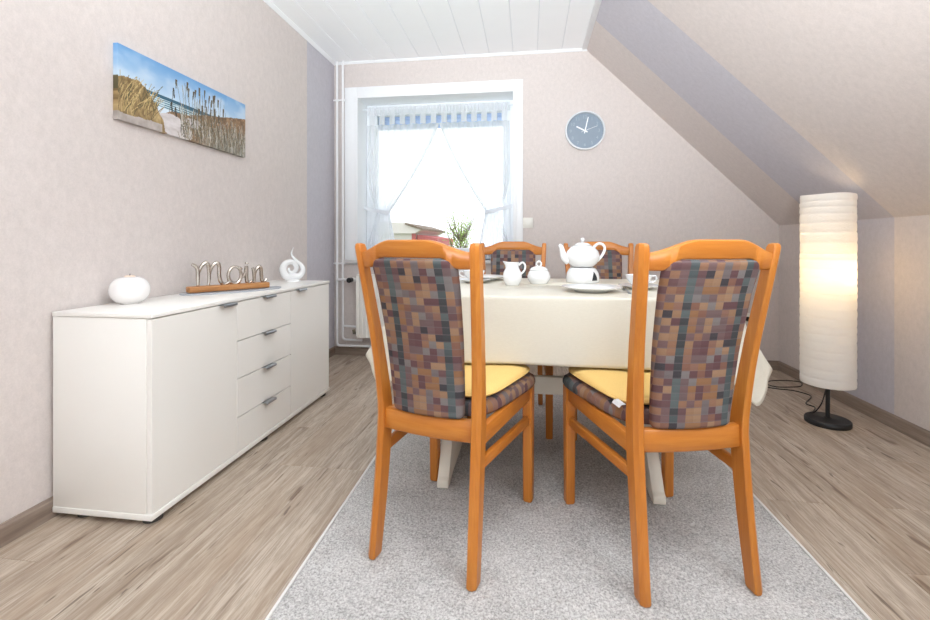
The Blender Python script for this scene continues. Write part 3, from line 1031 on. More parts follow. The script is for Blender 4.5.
BA = math.atan2(2.187 - 1.883, -1.34 + 1.541)
bc = Vector((-1.435, 2.035, 0))
ty = tag(MB().lathe([(0.98, 0.0), (1.0, 0.003), (1.0, 0.006), (0.985, 0.0075), (0.94, 0.005)], 64).build('oval_tray', 'tray_grey', smooth=True), 'flat grey oval tray under the metal word on the sideboard', 'tray')
for v in ty.data.vertices:
    v.co.x *= 0.235
    v.co.y *= 0.085
ty.location = (bc.x + 0.018, bc.y + 0.005, SZ)
ty.rotation_euler = (0, 0, BA)
wd = tag(empty('word_sculpture', (bc.x, bc.y, SZ + 0.0075), BA), 'silver metal word Moin standing on a wooden bar', 'ornament')
MB().box(-0.185, 0.185, -0.026, 0.026, 0, 0.027).build('wooden_bar', 'bar_wood', wd, bevel=0.004)
def letter(strokes, name):
    m = MB()
    for s in strokes:
        pts = crom([(p[0], 0, p[1] + 0.026) for p in s], 6)
        n_ = len(pts)
        m.tube(pts, [0.0088 * (0.75 + 0.35 * math.sin(PI * min(1, max(0, i / (n_ - 1))))) for i in range(n_)], 8)
    m.build(name, 'silver', wd, smooth=True)
letter([[(-0.168, 0.104), (-0.150, 0.092), (-0.143, 0.075), (-0.142, 0.03), (-0.142, 0.0)],
        [(-0.142, 0.055), (-0.130, 0.088), (-0.112, 0.108), (-0.100, 0.102), (-0.096, 0.08), (-0.094, 0.03), (-0.098, 0.002)],
        [(-0.095, 0.04), (-0.088, 0.075), (-0.072, 0.102), (-0.056, 0.106), (-0.050, 0.085), (-0.050, 0.05), (-0.044, 0.02), (-0.030, 0.003), (-0.014, 0.006), (-0.004, 0.012)]], 'letter')
letter([[(0.022 + 0.030 * math.sin(a), 0.044 + 0.042 * math.cos(a)) for a in [k * 2 * PI / 14 for k in range(15)]], [(0.036, 0.082), (0.056, 0.07)]], 'letter')
letter([[(0.080, 0.106), (0.078, 0.095)], [(0.060, 0.03), (0.072, 0.055), (0.078, 0.085), (0.078, 0.04), (0.080, 0.012), (0.090, 0.002), (0.104, 0.012)]], 'letter')
letter([[(0.108, 0.078), (0.114, 0.060), (0.116, 0.03), (0.115, 0.0)], [(0.116, 0.035), (0.126, 0.066), (0.140, 0.082), (0.150, 0.072), (0.152, 0.04), (0.156, 0.010), (0.168, 0.004), (0.178, 0.018)]], 'letter')

# ceramic swirl
swl = tag(empty('swirl_figurine', (-1.43, 2.625, SZ), BA - 0.35), 'white ceramic swirl figurine with a pointed tail, far end of the sideboard', 'figurine')
pts, rad = [], []
for k in range(46):
    t = k / 45
    a = -PI / 2 - 0.3 - t * 2 * PI * 1.25
    r_ = 0.008 + 0.047 * (1 - t) ** 0.8
    pts.append((-0.012 + r_ * math.cos(a) * 0.95, 0, 0.066 + r_ * math.sin(a)))
    rad.append(0.0175 * (1 - t) + 0.006)
pts.reverse()
rad.reverse()
tail = crom([pts[-1], (0.030, 0, 0.030), (0.056, 0, 0.058), (0.050, 0, 0.095), (0.018, 0, 0.128), (-0.008, 0, 0.165), (0.002, 0, 0.21)], 7)[1:]
pts = [(p[0], p[1], p[2] + 0.012) for p in pts]
tail = [(p[0], p[1], max(p[2], 0.03)) for p in tail]
n_ = len(tail)
MB().tube(pts + tail, rad + [max(0.0018, 0.0235 * (1 - (i / n_)) ** 0.9) for i in range(n_)], 14).build('swirl', 'porcelain', swl, smooth=True)
MB().lathe([(0.040, 0), (0.040, 0.006), (0.034, 0.013), (0.02, 0.018)], 28).build('base', 'porcelain', swl, smooth=True)

# ------------------------------------------------------------------ rug with a relief of tufts
RGX0, RGX1, RGY0, RGY1 = -0.655, 0.825, 0.55, 2.95
rg = tag(empty('rug', (0.038, 0.0, 0), math.radians(1.2)), 'light grey short-pile rug under the dining table', 'rug')
st = 0.0058
nxr, nyr = int((RGX1 - RGX0) / st), int((RGY1 - RGY0) / st)
rs_ = np.random.RandomState(2)
X, Y = np.meshgrid(np.linspace(RGX0, RGX1, nxr + 1), np.linspace(RGY0, RGY1, nyr + 1))
def smooth_noise(n, m_, f, seed):
    g = np.random.RandomState(seed).rand(int(m_ * f) + 3, int(n * f) + 3)
    fx, fy = np.arange(n) * f, np.arange(m_) * f
    ix, iy = fx.astype(int), fy.astype(int)
    tx, ty_ = (fx - ix)[None, :], (fy - iy)[:, None]
    tx, ty_ = tx * tx * (3 - 2 * tx), ty_ * ty_ * (3 - 2 * ty_)
    return (g[iy][:, ix] * (1 - tx) + g[iy][:, ix + 1] * tx) * (1 - ty_) + (g[iy + 1][:, ix] * (1 - tx) + g[iy + 1][:, ix + 1] * tx) * ty_
Zr = 0.008 + 0.0042 * (rs_.rand(nyr + 1, nxr + 1) - 0.5) + 0.0022 * (smooth_noise(nxr + 1, nyr + 1, 0.05, 4) - 0.5)
Xj = X + (rs_.rand(*X.shape) - .5) * st * 0.6
Yj = Y + (rs_.rand(*X.shape) - .5) * st * 0.6
Zr[0, :] = Zr[-1, :] = 0.002
Zr[:, 0] = Zr[:, -1] = 0.002
Xj[:, 0], Xj[:, -1] = RGX0, RGX1
vv = np.stack([Xj, Yj, Zr], -1).reshape(-1, 3)
idx = np.arange((nyr + 1) * (nxr + 1)).reshape(nyr + 1, nxr + 1)
ff = np.stack([idx[:-1, :-1], idx[:-1, 1:], idx[1:, 1:], idx[1:, :-1]], -1).reshape(-1, 4)
me = bpy.data.meshes.new('pile')
me.vertices.add(len(vv))
me.vertices.foreach_set('co', vv.astype(np.float32).ravel())
me.loops.add(ff.size)
me.loops.foreach_set('vertex_index', ff.ravel().astype(np.int32))
me.polygons.add(len(ff))
me.polygons.foreach_set('loop_start', np.arange(0, ff.size, 4, dtype=np.int32))
me.update(calc_edges=True)
me.materials.append(M['rug_pile'])
o = bpy.data.objects.new('pile', me)
C.objects.link(o)
o.parent = rg
RZ = 0.0108
m = MB()
e = 0.007
m.box(RGX0 - e, RGX0 + 0.001, RGY0 - e, RGY1 + e, 0.0005, 0.0075)
m.box(RGX1 - 0.001, RGX1 + e, RGY0 - e, RGY1 + e, 0.0005, 0.0075)
m.box(RGX0 + 0.001, RGX1 - 0.001, RGY0 - e, RGY0 + 0.001, 0.0005, 0.0075)
m.box(RGX0 + 0.001, RGX1 - 0.001, RGY1 - 0.001, RGY1 + e, 0.0005, 0.0075)
m.build('binding', 'rug_binding', rg)

# ------------------------------------------------------------------ chair
def post(z):
    """half spacing and depth of the rear posts at a height"""
    return interp(POST, z)
POST = []
for p in crom([(0.159, 0.0, 0.0), (0.156, 0.026, 0.18), (0.155, 0.046, 0.36), (0.156, 0.049, 0.46), (0.166, 0.020, 0.66), (0.175, -0.014, 0.82), (0.182, -0.040, 0.945)], 8):
    POST.append((p.z, p.x, p.y))
def make_chair():
    r = empty('dining_chair')
    for s in (-1, 1):
        rings = []
        zs = [0, 0.006, 0.1, 0.18, 0.26, 0.33, 0.38, 0.42, 0.46, 0.52, 0.6, 0.68, 0.76, 0.84, 0.90, 0.925, 0.94, 0.948, 0.951]
        for z in zs:
            hx, y = post(min(z, 0.945))
            dy = interp([(0, 0.021), (0.2, 0.025), (0.42, 0.0275), (0.6, 0.022), (0.96, 0.017)], z)[0]
            dx = interp([(0, 0.0135), (0.4, 0.0138), (0.96, 0.0125)], z)[0]
            if z == 0:
                dx, dy = dx * 0.85, dy * 0.85
            if z > 0.93:
                k = {0.94: 0.95, 0.948: 0.75, 0.951: 0.35}[z]
                dx, dy = dx * (k + 1) / 2 if z < 0.95 else dx * 0.55, dy * k
            c = 0.0035
            e_ = 0.75 * dx                        # broad chamfer on the outer rear edge, soft inner edge
            sec = [(-dx + 0.003, -dy), (dx - e_, -dy), (dx, -dy + e_), (dx, dy - 0.003), (dx - 0.003, dy), (-dx + 0.003, dy), (-dx, dy - 0.003), (-dx, -dy + 0.003)]
            if min(dx, dy) <= 0.006:
                sec = [(-dx * .7, -dy), (dx * .7, -dy), (dx, -dy * .7), (dx, dy * .7), (dx * .7, dy), (-dx * .7, dy), (-dx, dy * .7), (-dx, -dy * .7)]
            rings.append([(s * (hx + a), y + b, z) for a, b in sec])
        MB().rings(rings).build('rear_leg', 'beech', r, smooth=True, angle=30)
        # front leg
        fx, fy = s * 0.188, 0.462
        rr = []
        for z, k in ((0, 0.8), (0.005, 0.92), (0.15, 0.97), (0.4165, 1.06)):
            d = 0.0175 * k
            c = 0.004
            rr.append([(fx + a, fy + b, z) for a, b in ((-d + c, -d), (d - c, -d), (d, -d + c), (d, d - c), (d - c, d), (-d + c, d), (-d, d - c), (-d, -d + c))])
        MB().rings(rr).build('front_leg', 'beech', r, smooth=True, angle=30)
        hx, y = post(0.40)
        MB().bar((s * (hx + 0.001), y + 0.02, 0.391), (s * 0.188, 0.448, 0.391), 0.021, 0.052).build('side_rail', 'beech_y', r, bevel=0.003)
        hx, y = post(0.305)
        MB().bar((s * (hx + 0.001), y + 0.015, 0.312), (s * 0.188, 0.450, 0.302), 0.018, 0.032).build('stretcher', 'beech_y', r, bevel=0.004)
    MB().bar((-0.175, 0.462, 0.391), (0.175, 0.462, 0.391), 0.021, 0.052).build('front_rail', 'beech_x', r, bevel=0.003)
    # bowed rails of the back
    def rail(z_lo, z_hi, thick, bow, name, n=72):
        rings = []
        for i in range(n + 1):
            t = -1 + 2 * i / n
            zl, zh = z_lo(abs(t)), z_hi(abs(t))
            ring = []
            zm = (zl + zh) / 2
            hx = post(zm)[0] - 0.008
            q = 0.004
            for z, sgn, ins in ((zl, -1, q), (zl + q, -1, 0), (zh - q, -1, 0), (zh, -1, q), (zh, 1, q), (zh - q, 1, 0), (zl + q, 1, 0), (zl, 1, q)):
                y = post(min(z, 0.945))[1] - bow * (1 - t * t) + sgn * (thick / 2 - ins)
                ring.append((t * hx, y, z))
            rings.append(ring)
        MB().rings(rings).build(name, 'beech_x', r, smooth=True, angle=50)
    def sm(a, b, x):
        x = min(1, max(0, (x - a) / (b - a)))
        return x * x * (3 - 2 * x)
    rail(lambda t: 0.880 + 0.030 * (1 - sm(0.52, 0.80, t)), lambda t: 0.926 + 0.034 * (1 - sm(0.30, 1.0, t)), 0.026, 0.034, 'top_rail')
    rail(lambda t: 0.378, lambda t: 0.440, 0.026, 0.012, 'rear_rail')
    # back pad
    rings = []
    nv, nu = 40, 26
    z0, z1 = 0.4405, 0.9085
    for j in range(nv + 1):
        t = j / nv
        z = z0 + (z1 - z0) * (0.5 - 0.5 * math.cos(PI * t)) * 1.0
        tt = (z - z0) / (z1 - z0)
        hw = 0.114 + 0.019 * tt
        dz = (z1 - z) / 0.034
        if dz < 1:
            hw -= 0.036 * (1 - math.sqrt(max(0, 1 - (1 - dz) ** 2)))
        db = (z - z0) / 0.018
        if db < 1:
            hw -= 0.014 * (1 - math.sqrt(max(0, 1 - (1 - db) ** 2)))
        edge = min(1, (min(z - z0, z1 - z) + 0.0008) / 0.012)
        th = 0.017 * math.sqrt(max(0.02, 1 - (1 - edge) ** 2))
        yc = post(z)[1] + interp([(0.0, 0.014), (0.66, 0.014), (0.82, 0.008), (0.91, -0.006)], z)[0]
        ring = []
        for side in (-1, 1):
            rng = range(nu + 1) if side < 0 else range(nu, -1, -1)
            for i in rng:
                q = -1 + 2 * i / nu
                q = math.sin(q * PI / 2)
                x = q * hw
                rim = max(0.0, 1 - abs(q) ** 14) ** 0.5
                bow = 0.032 * (1 - (x / 0.17) ** 2)
                ring.append((x, yc - bow + side * th * max(0.04, rim), z))
        rings.append(ring)
    MB().rings(rings).build('back_pad', 'check_back', r, smooth=True, angle=70)
    # upholstered seat
    def seat_outline(k, n=64):
        out = []
        for i in range(n):
            a = 2 * PI * i / n
            ca, sa_ = math.cos(a), math.sin(a)
            ex = 0.42
            u = math.copysign(abs(ca) ** ex, ca)
            v_ = math.copysign(abs(sa_) ** ex, sa_)
            y = 0.300 + 0.200 * v_ * k + (0.012 * (1 - u * u) if v_ > 0 else 0)
            hw = 0.150 + 0.082 * min(1, max(0, (y - 0.10) / 0.36))
            if y < 0.12:
                hw -= 0.03
            out.append((u * hw * k, y))
        return out
    rings = []
    for k, z in ((0.93, 0.4185), (0.985, 0.421), (1.0, 0.429), (1.0, 0.439), (0.985, 0.449), (0.94, 0.458), (0.80, 0.463), (0.5, 0.466), (0.15, 0.467)):
        rings.append([(x, y, z) for x, y in seat_outline(k)])
    MB().rings(rings).build('seat', 'check_seat', r, smooth=True, angle=70)
    return r
CH_GROUP = 'matching dining chairs around the table'
chair0 = make_chair()
CHZ = 0.977
def tilt(y):
    return 0.017 * min(1.0, max(0.0, (y - 0.08) / 0.40))
for ch in chair0.children:
    if ch.name.split('.')[0] in ('seat', 'side_rail', 'front_rail', 'front_leg'):
        for v in ch.data.vertices:
            if v.co.z > 0.33:
                v.co.z += tilt(v.co.y) * (1.0 if ch.name.startswith('seat') else 0.7)
    for v in ch.data.vertices:
        v.co.z *= CHZ
chairs = [chair0] + [dup(chair0) for _ in range(3)]
spots = [((-0.300, 1.262), -15, 'honey-coloured wooden chair with checked pad, nearest on the sideboard side'),
         ((0.448, 1.270), 15, 'honey-coloured wooden chair with checked pad, nearest on the paper lamp side'),
         ((-0.088, 2.665), 180, 'wooden chair with checked pad across the table, in front of the window'),
         ((0.400, 2.665), 180, 'wooden chair with checked pad across the table, behind the teapot')]
for c, ((x, y), a, lab) in zip(chairs, spots):
    c.location = (x, y, RZ)
    c.rotation_euler = (0, 0, math.radians(a))
    tag(c, lab, 'chair', CH_GROUP)

# yellow cushions on the near chairs
def make_cushion():
    r = empty('seat_cushion')
    rings = []
    n = 72
    for k, z in ((0.90, 0.0), (0.97, 0.002), (1.0, 0.009), (1.0, 0.014), (0.975, 0.021), (0.93, 0.027), (0.80, 0.034), (0.62, 0.0355), (0.42, 0.0362), (0.22, 0.0358), (0.06, 0.0355)):
        ring = []
        for i in range(n):
            a = 2 * PI * i / n
            ex = 0.40
            u = math.copysign(abs(math.cos(a)) ** ex, math.cos(a))
            v_ = math.copysign(abs(math.sin(a)) ** ex, math.sin(a))
            y = 0.300 + 0.175 * v_ * k + (0.006 * (1 - u * u) if v_ > 0 else 0)
            hw = 0.150 + 0.062 * min(1, max(0, (y - 0.12) / 0.33))
            zz = z + 0.0025 * math.sin(u * 6 + v_ * 3 + 1) * (z > 0.02) * k
            ring.append((u * hw * k, y, zz))
        rings.append(ring)
    MB().rings(rings).build('cover', 'cushion_yellow', r, smooth=True, angle=80)
    seam = []
    for i in range(n):
        a = 2 * PI * i / n
        ex = 0.40
        u = math.copysign(abs(math.cos(a)) ** ex, math.cos(a))
        v_ = math.copysign(abs(math.sin(a)) ** ex, math.sin(a))
        y = 0.300 + 0.177 * v_ + (0.006 * (1 - u * u) if v_ > 0 else 0)
        hw = 0.152 + 0.062 * min(1, max(0, (y - 0.12) / 0.33))
        seam.append((u * hw, y, 0.0115))
    MB().tube(seam, 0.0022, 6, True).build('piping', 'cushion_yellow', r, smooth=True)
    return r
cu0 = make_cushion()
for ch in cu0.children:
    for v in ch.data.vertices:
        v.co.z = v.co.z * 0.88 + tilt(v.co.y)
cu1 = dup(cu0)
for cu_, ch, sgn, lab in ((cu0, chairs[0], -1, 'yellow seat cushion on the near chair beside the sideboard'), (cu1, chairs[1], -1, 'yellow seat cushion with a white tag on the near chair beside the lamp')):
    cu_.location = (ch.location.x, ch.location.y, RZ + 0.4675 * CHZ + 0.0003)
    cu_.rotation_euler = ch.rotation_euler
    tag(cu_, lab, 'cushion', 'yellow seat cushions')
MB().rings([[(-0.150, y, 0.014), (-0.150, y, 0.0155), (-0.163, y, 0.0145), (-0.170, y, 0.006), (-0.1685, y, 0.006), (-0.162, y, 0.013)] for y in (0.112, 0.158)]).build('tag', 'tag_white', cu1)

# ------------------------------------------------------------------ table
TX0, TX1, TY0, TY1, TZ = -0.478, 0.688, 1.600, 2.420, 0.752
tb = tag(empty('dining_table', ((TX0 + TX1) / 2, (TY0 + TY1) / 2, RZ)), 'cream trestle dining table under the cloth', 'table')
TC = Vector(((TX0 + TX1) / 2, (TY0 + TY1) / 2, RZ))
hx, hy = (TX1 - TX0) / 2 - 0.006, (TY1 - TY0) / 2 - 0.006
zt_ = TZ - RZ
MB().box(-hx, hx, -hy, hy, zt_ - 0.034, zt_ - 0.004).build('table_top', 'table_cream', tb, bevel=0.006)
m = MB()
for s in (-1, 1):
    m.box(-hx + 0.10, hx - 0.10, s * (hy - 0.10) - 0.011, s * (hy - 0.10) + 0.011, zt_ - 0.11, zt_ - 0.034)
    m.box(s * (hx - 0.10) - 0.011, s * (hx - 0.10) + 0.011, -hy + 0.111, hy - 0.111, zt_ - 0.11, zt_ - 0.034)
m.build('apron', 'table_cream', tb, bevel=0.002)
prof = [(-0.317, 0.0), (-0.25, 0.0), (-0.235, 0.006), (0.235, 0.006), (0.25, 0.0), (0.30, 0.0),
        (0.30, 0.028), (0.283, 0.036), (0.255, 0.09), (0.21, 0.16), (0.15, 0.26), (0.105, 0.36), (0.085, 0.50), (0.13, 0.60), (0.26, zt_ - 0.034),
        (-0.26, zt_ - 0.034), (-0.13, 0.60), (-0.085, 0.50), (-0.105, 0.36), (-0.15, 0.26), (-0.21, 0.16), (-0.262, 0.09), (-0.300, 0.036), (-0.317, 0.028)]
for xx in (-0.320, 0.463):
    c = xx - TC.x
    MB().prism(prof, 'X', c - 0.022, c + 0.022).build('trestle_leg', 'table_cream', tb, bevel=0.004)
MB().box(-0.318 - TC.x - 0.05, 0.465 - TC.x + 0.05, -0.016, 0.016, 0.275, 0.350).build('stretcher', 'table_cream', tb, bevel=0.003)
for xx in (0.225 - TC.x, -0.10 - TC.x):
    MB().tube([(xx, -0.0165, 0.305), (xx, -0.021, 0.305)], 0.011, 16).build('peg', 'bar_wood', tb, smooth=True)

# tablecloth
def cloth():
    r_ = 0.022
    ov = 0.236
    pts = []       # (position, outward normal, distance to nearest corner, corner angle flag)
    cor = [(TX1 - r_, TY0 + r_, -PI / 2), (TX1 - r_, TY1 - r_, 0), (TX0 + r_, TY1 - r_, PI / 2), (TX0 + r_, TY0 + r_, PI)]
    for k, (cx, cy, a0) in enumerate(cor):
        na = 16
        for i in range(na + 1):
            a = a0 + (PI / 2) * i / na
            pts.append((Vector((cx + r_ * math.cos(a), cy + r_ * math.sin(a), 0)), Vector((math.cos(a), math.sin(a), 0)), abs(i / na - 0.5) * 0.08, k))
        nxt = cor[(k + 1) % 4]
        aa = a0 + PI / 2
        pa = Vector((cx + r_ * math.cos(aa), cy + r_ * math.sin(aa), 0))
        pb = Vector((nxt[0] + r_ * math.cos(aa), nxt[1] + r_ * math.sin(aa), 0))
        L = (pb - pa).length
        ns = 70
        for i in range(1, ns):
            t = i / ns
            pts.append((pa.lerp(pb, t), Vector((math.cos(aa), math.sin(aa), 0)), min(t, 1 - t) * L + 0.04, k if t < .5 else (k + 1) % 4))
    zc = TZ + 0.003
    rows = []
    nr = 22
    N = len(pts)
    def hem(p, n_, d, i):
        sidef = abs(n_.x)                       # 1 on the short sides
        e1 = math.exp(-(d / 0.075) ** 2)
        e2 = math.exp(-(d / 0.15) ** 2)
        drop = ov + 0.070 * math.exp(-(d / 0.034) ** 2) + 0.028 * math.exp(-(d / 0.12) ** 2)
        bump_ = math.exp(-((d - 0.10) / 0.07) ** 2)
        flare = 0.010 + 0.012 * sidef + 0.030 * e1 + 0.100 * sidef ** 2 * bump_
        flare += 0.006 * math.sin(p.x * 9 + p.y * 11) * (1 - e2)
        drop -= 0.02 * e2 * sidef * (1 - e1)
        return drop, flare
    H = [hem(p, n_, d, i) for i, (p, n_, d, k) in enumerate(pts)]
    inner = [(TC.x + (p.x - TC.x) * s, TC.y + (p.y - TC.y) * s, zc) for s in (0.0005,) for p, n_, d, k in pts]
    rows = []
    for s in (0.0005, 0.5, 0.9):
        rows.append([(TC.x + (p.x - TC.x) * s, TC.y + (p.y - TC.y) * s, zc) for p, n_, d, k in pts])
    br = 0.010
    for a in (0, 0.25, 0.5, 0.75, 1.0):
        t = a * PI / 2
        rows.append([tuple(p + n_ * (-0.004 + br * math.sin(t)) + Vector((0, 0, zc - br * (1 - math.cos(t)))) ) for p, n_, d, k in pts])
    for j in range(1, nr + 1):
        t = j / nr
        rows.append([tuple(p + n_ * (0.006 + fl_ * t ** 1.15 + 0.003 * math.sin(i * 0.33) * t) + Vector((0, 0, zc - br - (dr_ - br) * t))) for i, ((p, n_, d, k), (dr_, fl_)) in enumerate(zip(pts, H))])
    m = MB()
    m.rings(rows, False, False)
    o = m.build('tablecloth', 'cloth_cream', smooth=True, angle=80)
    sol = o.modifiers.new('thickness', 'SOLIDIFY')
    sol.thickness = 0.0012
    sol.offset = -1
    return o
tag(cloth(), 'cream tablecloth hanging over the dining table', 'tablecloth')
TT = TZ + 0.0032

# ------------------------------------------------------------------ tableware
def plate(x, y, r, label, group):
    pr = [(r * 0.55, 0.0), (r * 0.58, 0.004), (r * 0.72, 0.008), (r * 0.97, 0.0175), (r, 0.0195), (r * 0.985, 0.0205), (r * 0.72, 0.0105), (r * 0.60, 0.0075), (0.001, 0.007)]
    o = MB().lathe(pr, 56).build('plate', 'porcelain', smooth=True, loc=(x, y, TT), angle=60)
    return tag(o, label, 'plate', group)
plate(0.240, 1.79, 0.112, 'white porcelain plate in front of the teapot', 'plates on the table')
plate(-0.215, 2.27, 0.105, 'white porcelain plate behind the left cup', 'plates on the table')
def cup(x, y, rz, lab):
    r = tag(empty('teacup', (x, y, TT + 0.0105), rz), lab + ' teacup', 'cup', 'white teacups')
    pr = [(0.020, 0), (0.022, 0.004), (0.034, 0.012), (0.046, 0.028), (0.052, 0.046), (0.0505, 0.0465), (0.044, 0.029), (0.032, 0.014), (0.001, 0.010)]
    MB().lathe(pr, 40).build('bowl', 'porcelain', r, smooth=True, angle=60)
    MB().tube(crom([(0.047, 0, 0.038), (0.064, 0, 0.042), (0.070, 0, 0.030), (0.058, 0, 0.018), (0.041, 0, 0.018)], 5), 0.0035, 8).build('handle', 'porcelain', r, smooth=True)
    s = [(0.038, 0.0), (0.040, 0.003), (0.076, 0.0135), (0.080, 0.0155), (0.079, 0.0165), (0.045, 0.0085), (0.024, 0.0095), (0.001, 0.0095)]
    o = MB().lathe(s, 48).build('saucer', 'porcelain', smooth=True, loc=(x, y, TT), angle=60)
    tag(o, lab + ' saucer under its teacup', 'saucer', 'white saucers')
cup(0.443, 1.915, 0.1, 'white porcelain right-hand')
cup(-0.250, 2.115, PI, 'white porcelain left-hand')
# fork
fk = MB()
fk.rings([[(0.0045 * k, y, z), (-0.0045 * k, y, z), (-0.0045 * k, y, z + 0.002), (0.0045 * k, y, z + 0.002)] for y, z, k in ((-0.09, 0.001, 1.2), (-0.07, 0.003, 1.0), (0.0, 0.006, 0.55), (0.03, 0.004, 0.6), (0.042, 0.002, 1.8), (0.055, 0.002, 2.1))])
for q in (-0.0072, 0, 0.0072):
    fk.rings([[(q + 0.0017, y, z), (q - 0.0017, y, z), (q - 0.0017, y, z + 0.002), (q + 0.0017, y, z + 0.002)] for y, z in ((0.053, 0.002), (0.07, 0.003), (0.09, 0.007))])
tag(fk.build('fork', 'brushed_metal', smooth=True, loc=(0.371, 1.80, TT), rot=(0, 0, math.radians(-4))), 'small metal fork lying between the plate and the cup', 'fork')
# jug
jg = tag(empty('milk_jug', (-0.068, 2.005, TT), math.radians(-8)), 'white porcelain milk jug with a spout and looped handle', 'jug')
rings = []
for r, z in ((0.029, 0), (0.031, 0.004), (0.039, 0.02), (0.042, 0.038), (0.038, 0.058), (0.029, 0.075), (0.027, 0.086), (0.031, 0.100), (0.0295, 0.0995), (0.0255, 0.086), (0.027, 0.074), (0.033, 0.05), (0.001, 0.03)):
    ring = []
    for j in range(40):
        a = 2 * PI * j / 40
        sp = max(0, math.cos(a - PI)) ** 6 * max(0, (z - 0.075) / 0.025) if z > 0.075 else 0
        ring.append(((r + 0.013 * sp) * math.cos(a), r * math.sin(a), z + 0.006 * sp))
    rings.append(ring)
MB().rings(rings).build('body', 'porcelain', jg, smooth=True, angle=70)
MB().tube(crom([(0.028, 0, 0.088), (0.044, 0, 0.100), (0.056, 0, 0.088), (0.053, 0, 0.066), (0.035, 0, 0.046)], 6), 0.0042, 10).build('handle', 'porcelain', jg, smooth=True)
# sugar bowl
sg = tag(empty('sugar_bowl', (0.049, 2.10, TT)), 'round white porcelain sugar bowl with a looped lid', 'sugar bowl')
MB().lathe([(0.036, 0), (0.039, 0.004), (0.050, 0.020), (0.052, 0.034), (0.046, 0.052), (0.040, 0.060), (0.038, 0.060), (0.001, 0.058)], 44).build('bowl', 'porcelain', sg, smooth=True, angle=60)
ld = MB().lathe([(0.041, 0.0605), (0.042, 0.063), (0.034, 0.072), (0.018, 0.078), (0.004, 0.0795)], 40).build('lid', 'porcelain', sg, smooth=True, angle=60)
MB().tube([(0.011 * math.sin(a), 0, 0.089 - 0.012 * math.cos(a)) for a in [2 * PI * k / 18 for k in range(18)]], 0.0036, 8, True).build('loop', 'porcelain', ld, smooth=True)
# warmer and teapot
wx, wy = 0.255, 2.205
wm = tag(empty('teapot_warmer', (wx, wy, TT)), 'white porcelain warmer with a dark triangular opening under the teapot', 'teapot warmer')
MB().lathe([(0.074, 0), (0.077, 0.003), (0.077, 0.026), (0.073, 0.044), (0.063, 0.062), (0.056, 0.068), (0.052, 0.069), (0.050, 0.066), (0.048, 0.02), (0.001, 0.02)], 48).build('body', 'porcelain', wm, smooth=True, angle=60)
ph0 = math.atan2(-wy, -wx) + math.radians(46)
rows_ = []
for k in range(9):
    z = 0.012 + 0.040 * k / 8
    hwid = 0.20 * (1 - (k / 8) ** 1.6) + 0.012
    rr_ = interp([(0, 0.077), (0.026, 0.077), (0.044, 0.073), (0.062, 0.063)], z)[0]
    rows_.append([((rr_ + d) * math.cos(ph0 + q), (rr_ + d) * math.sin(ph0 + q), z) for d, q in [(0.0008, -hwid + 2 * hwid * j / 6) for j in range(7)] + [(-0.004, hwid), (-0.004, -hwid)]])
MB().rings(rows_).build('opening', 'opening_shade', wm)  # dark piece on the warmer's surface, standing in for shade inside the hole
tp = tag(empty('teapot', (wx, wy, TT + 0.069), math.radians(10)), 'white porcelain teapot standing on its warmer', 'teapot')
MB().lathe([(0.040, 0), (0.046, 0.003), (0.066, 0.020), (0.077, 0.042), (0.078, 0.056), (0.072, 0.076), (0.056, 0.095), (0.040, 0.104), (0.030, 0.1065), (0.001, 0.1065)], 52).build('body', 'porcelain', tp, smooth=True, angle=60)
ld = MB().lathe([(0.036, 0.1068), (0.036, 0.109), (0.024, 0.116), (0.006, 0.119)], 40).build('lid', 'porcelain', tp, smooth=True, angle=60)
MB().lathe([(0.004, 0.118), (0.005, 0.123), (0.0095, 0.130), (0.0095, 0.135), (0.006, 0.140), (0.001, 0.141)], 24).build('knob', 'porcelain', ld, smooth=True)
sp_ = crom([(-0.066, 0, 0.030), (-0.086, 0, 0.046), (-0.094, 0, 0.070), (-0.100, 0, 0.094), (-0.111, 0, 0.108)], 6)
n_ = len(sp_)
MB().tube(sp_, [0.020 - 0.0125 * (i / (n_ - 1)) for i in range(n_)], 16).build('spout', 'porcelain', tp, smooth=True)
hd = crom([(0.052, 0, 0.094), (0.074, 0, 0.112), (0.098, 0, 0.108), (0.106, 0, 0.086), (0.094, 0, 0.058), (0.070, 0, 0.030)], 6)
MB().tube(hd, 0.0065, 12).build('handle', 'porcelain', tp, smooth=True)

# ------------------------------------------------------------------ paper floor lamp
LX, LY = 1.548, 2.61
lp = tag(empty('floor_lamp', (LX, LY, 0)), 'lit tall white paper floor lamp on a black round base', 'lamp')
MB().lathe([(0.098, 0), (0.100, 0.003), (0.100, 0.021), (0.096, 0.026), (0.02, 0.028), (0.012, 0.034)], 48).build('base', 'black_metal', lp, smooth=True, angle=40)
MB().tube([(0, 0, 0.022), (0, 0, 0.70)], 0.010, 14).build('pole', 'black_metal', lp, smooth=True)
MB().lathe([(0.008, 0.70), (0.016, 0.705), (0.016, 0.745), (0.012, 0.75)], 16).build('bulb_socket', 'black_plastic', lp, smooth=True)
BLB = (0.0, 0.0, 0.80)
MB().lathe([(0.012, 0.75), (0.014, 0.765), (0.028, 0.79), (0.030, 0.805), (0.024, 0.825), (0.010, 0.834), (0.001, 0.835)], 20).build('bulb', 'bulb_glow', lp, smooth=True)
rings = []
nn = 72
rr = random.Random(11)
zlo, zhi = 0.207, 1.190
zs = [zlo]
while zs[-1] < zhi - 0.03:
    zs.append(zs[-1] + rr.uniform(0.030, 0.056))
zs[-1] = zhi
wires = []
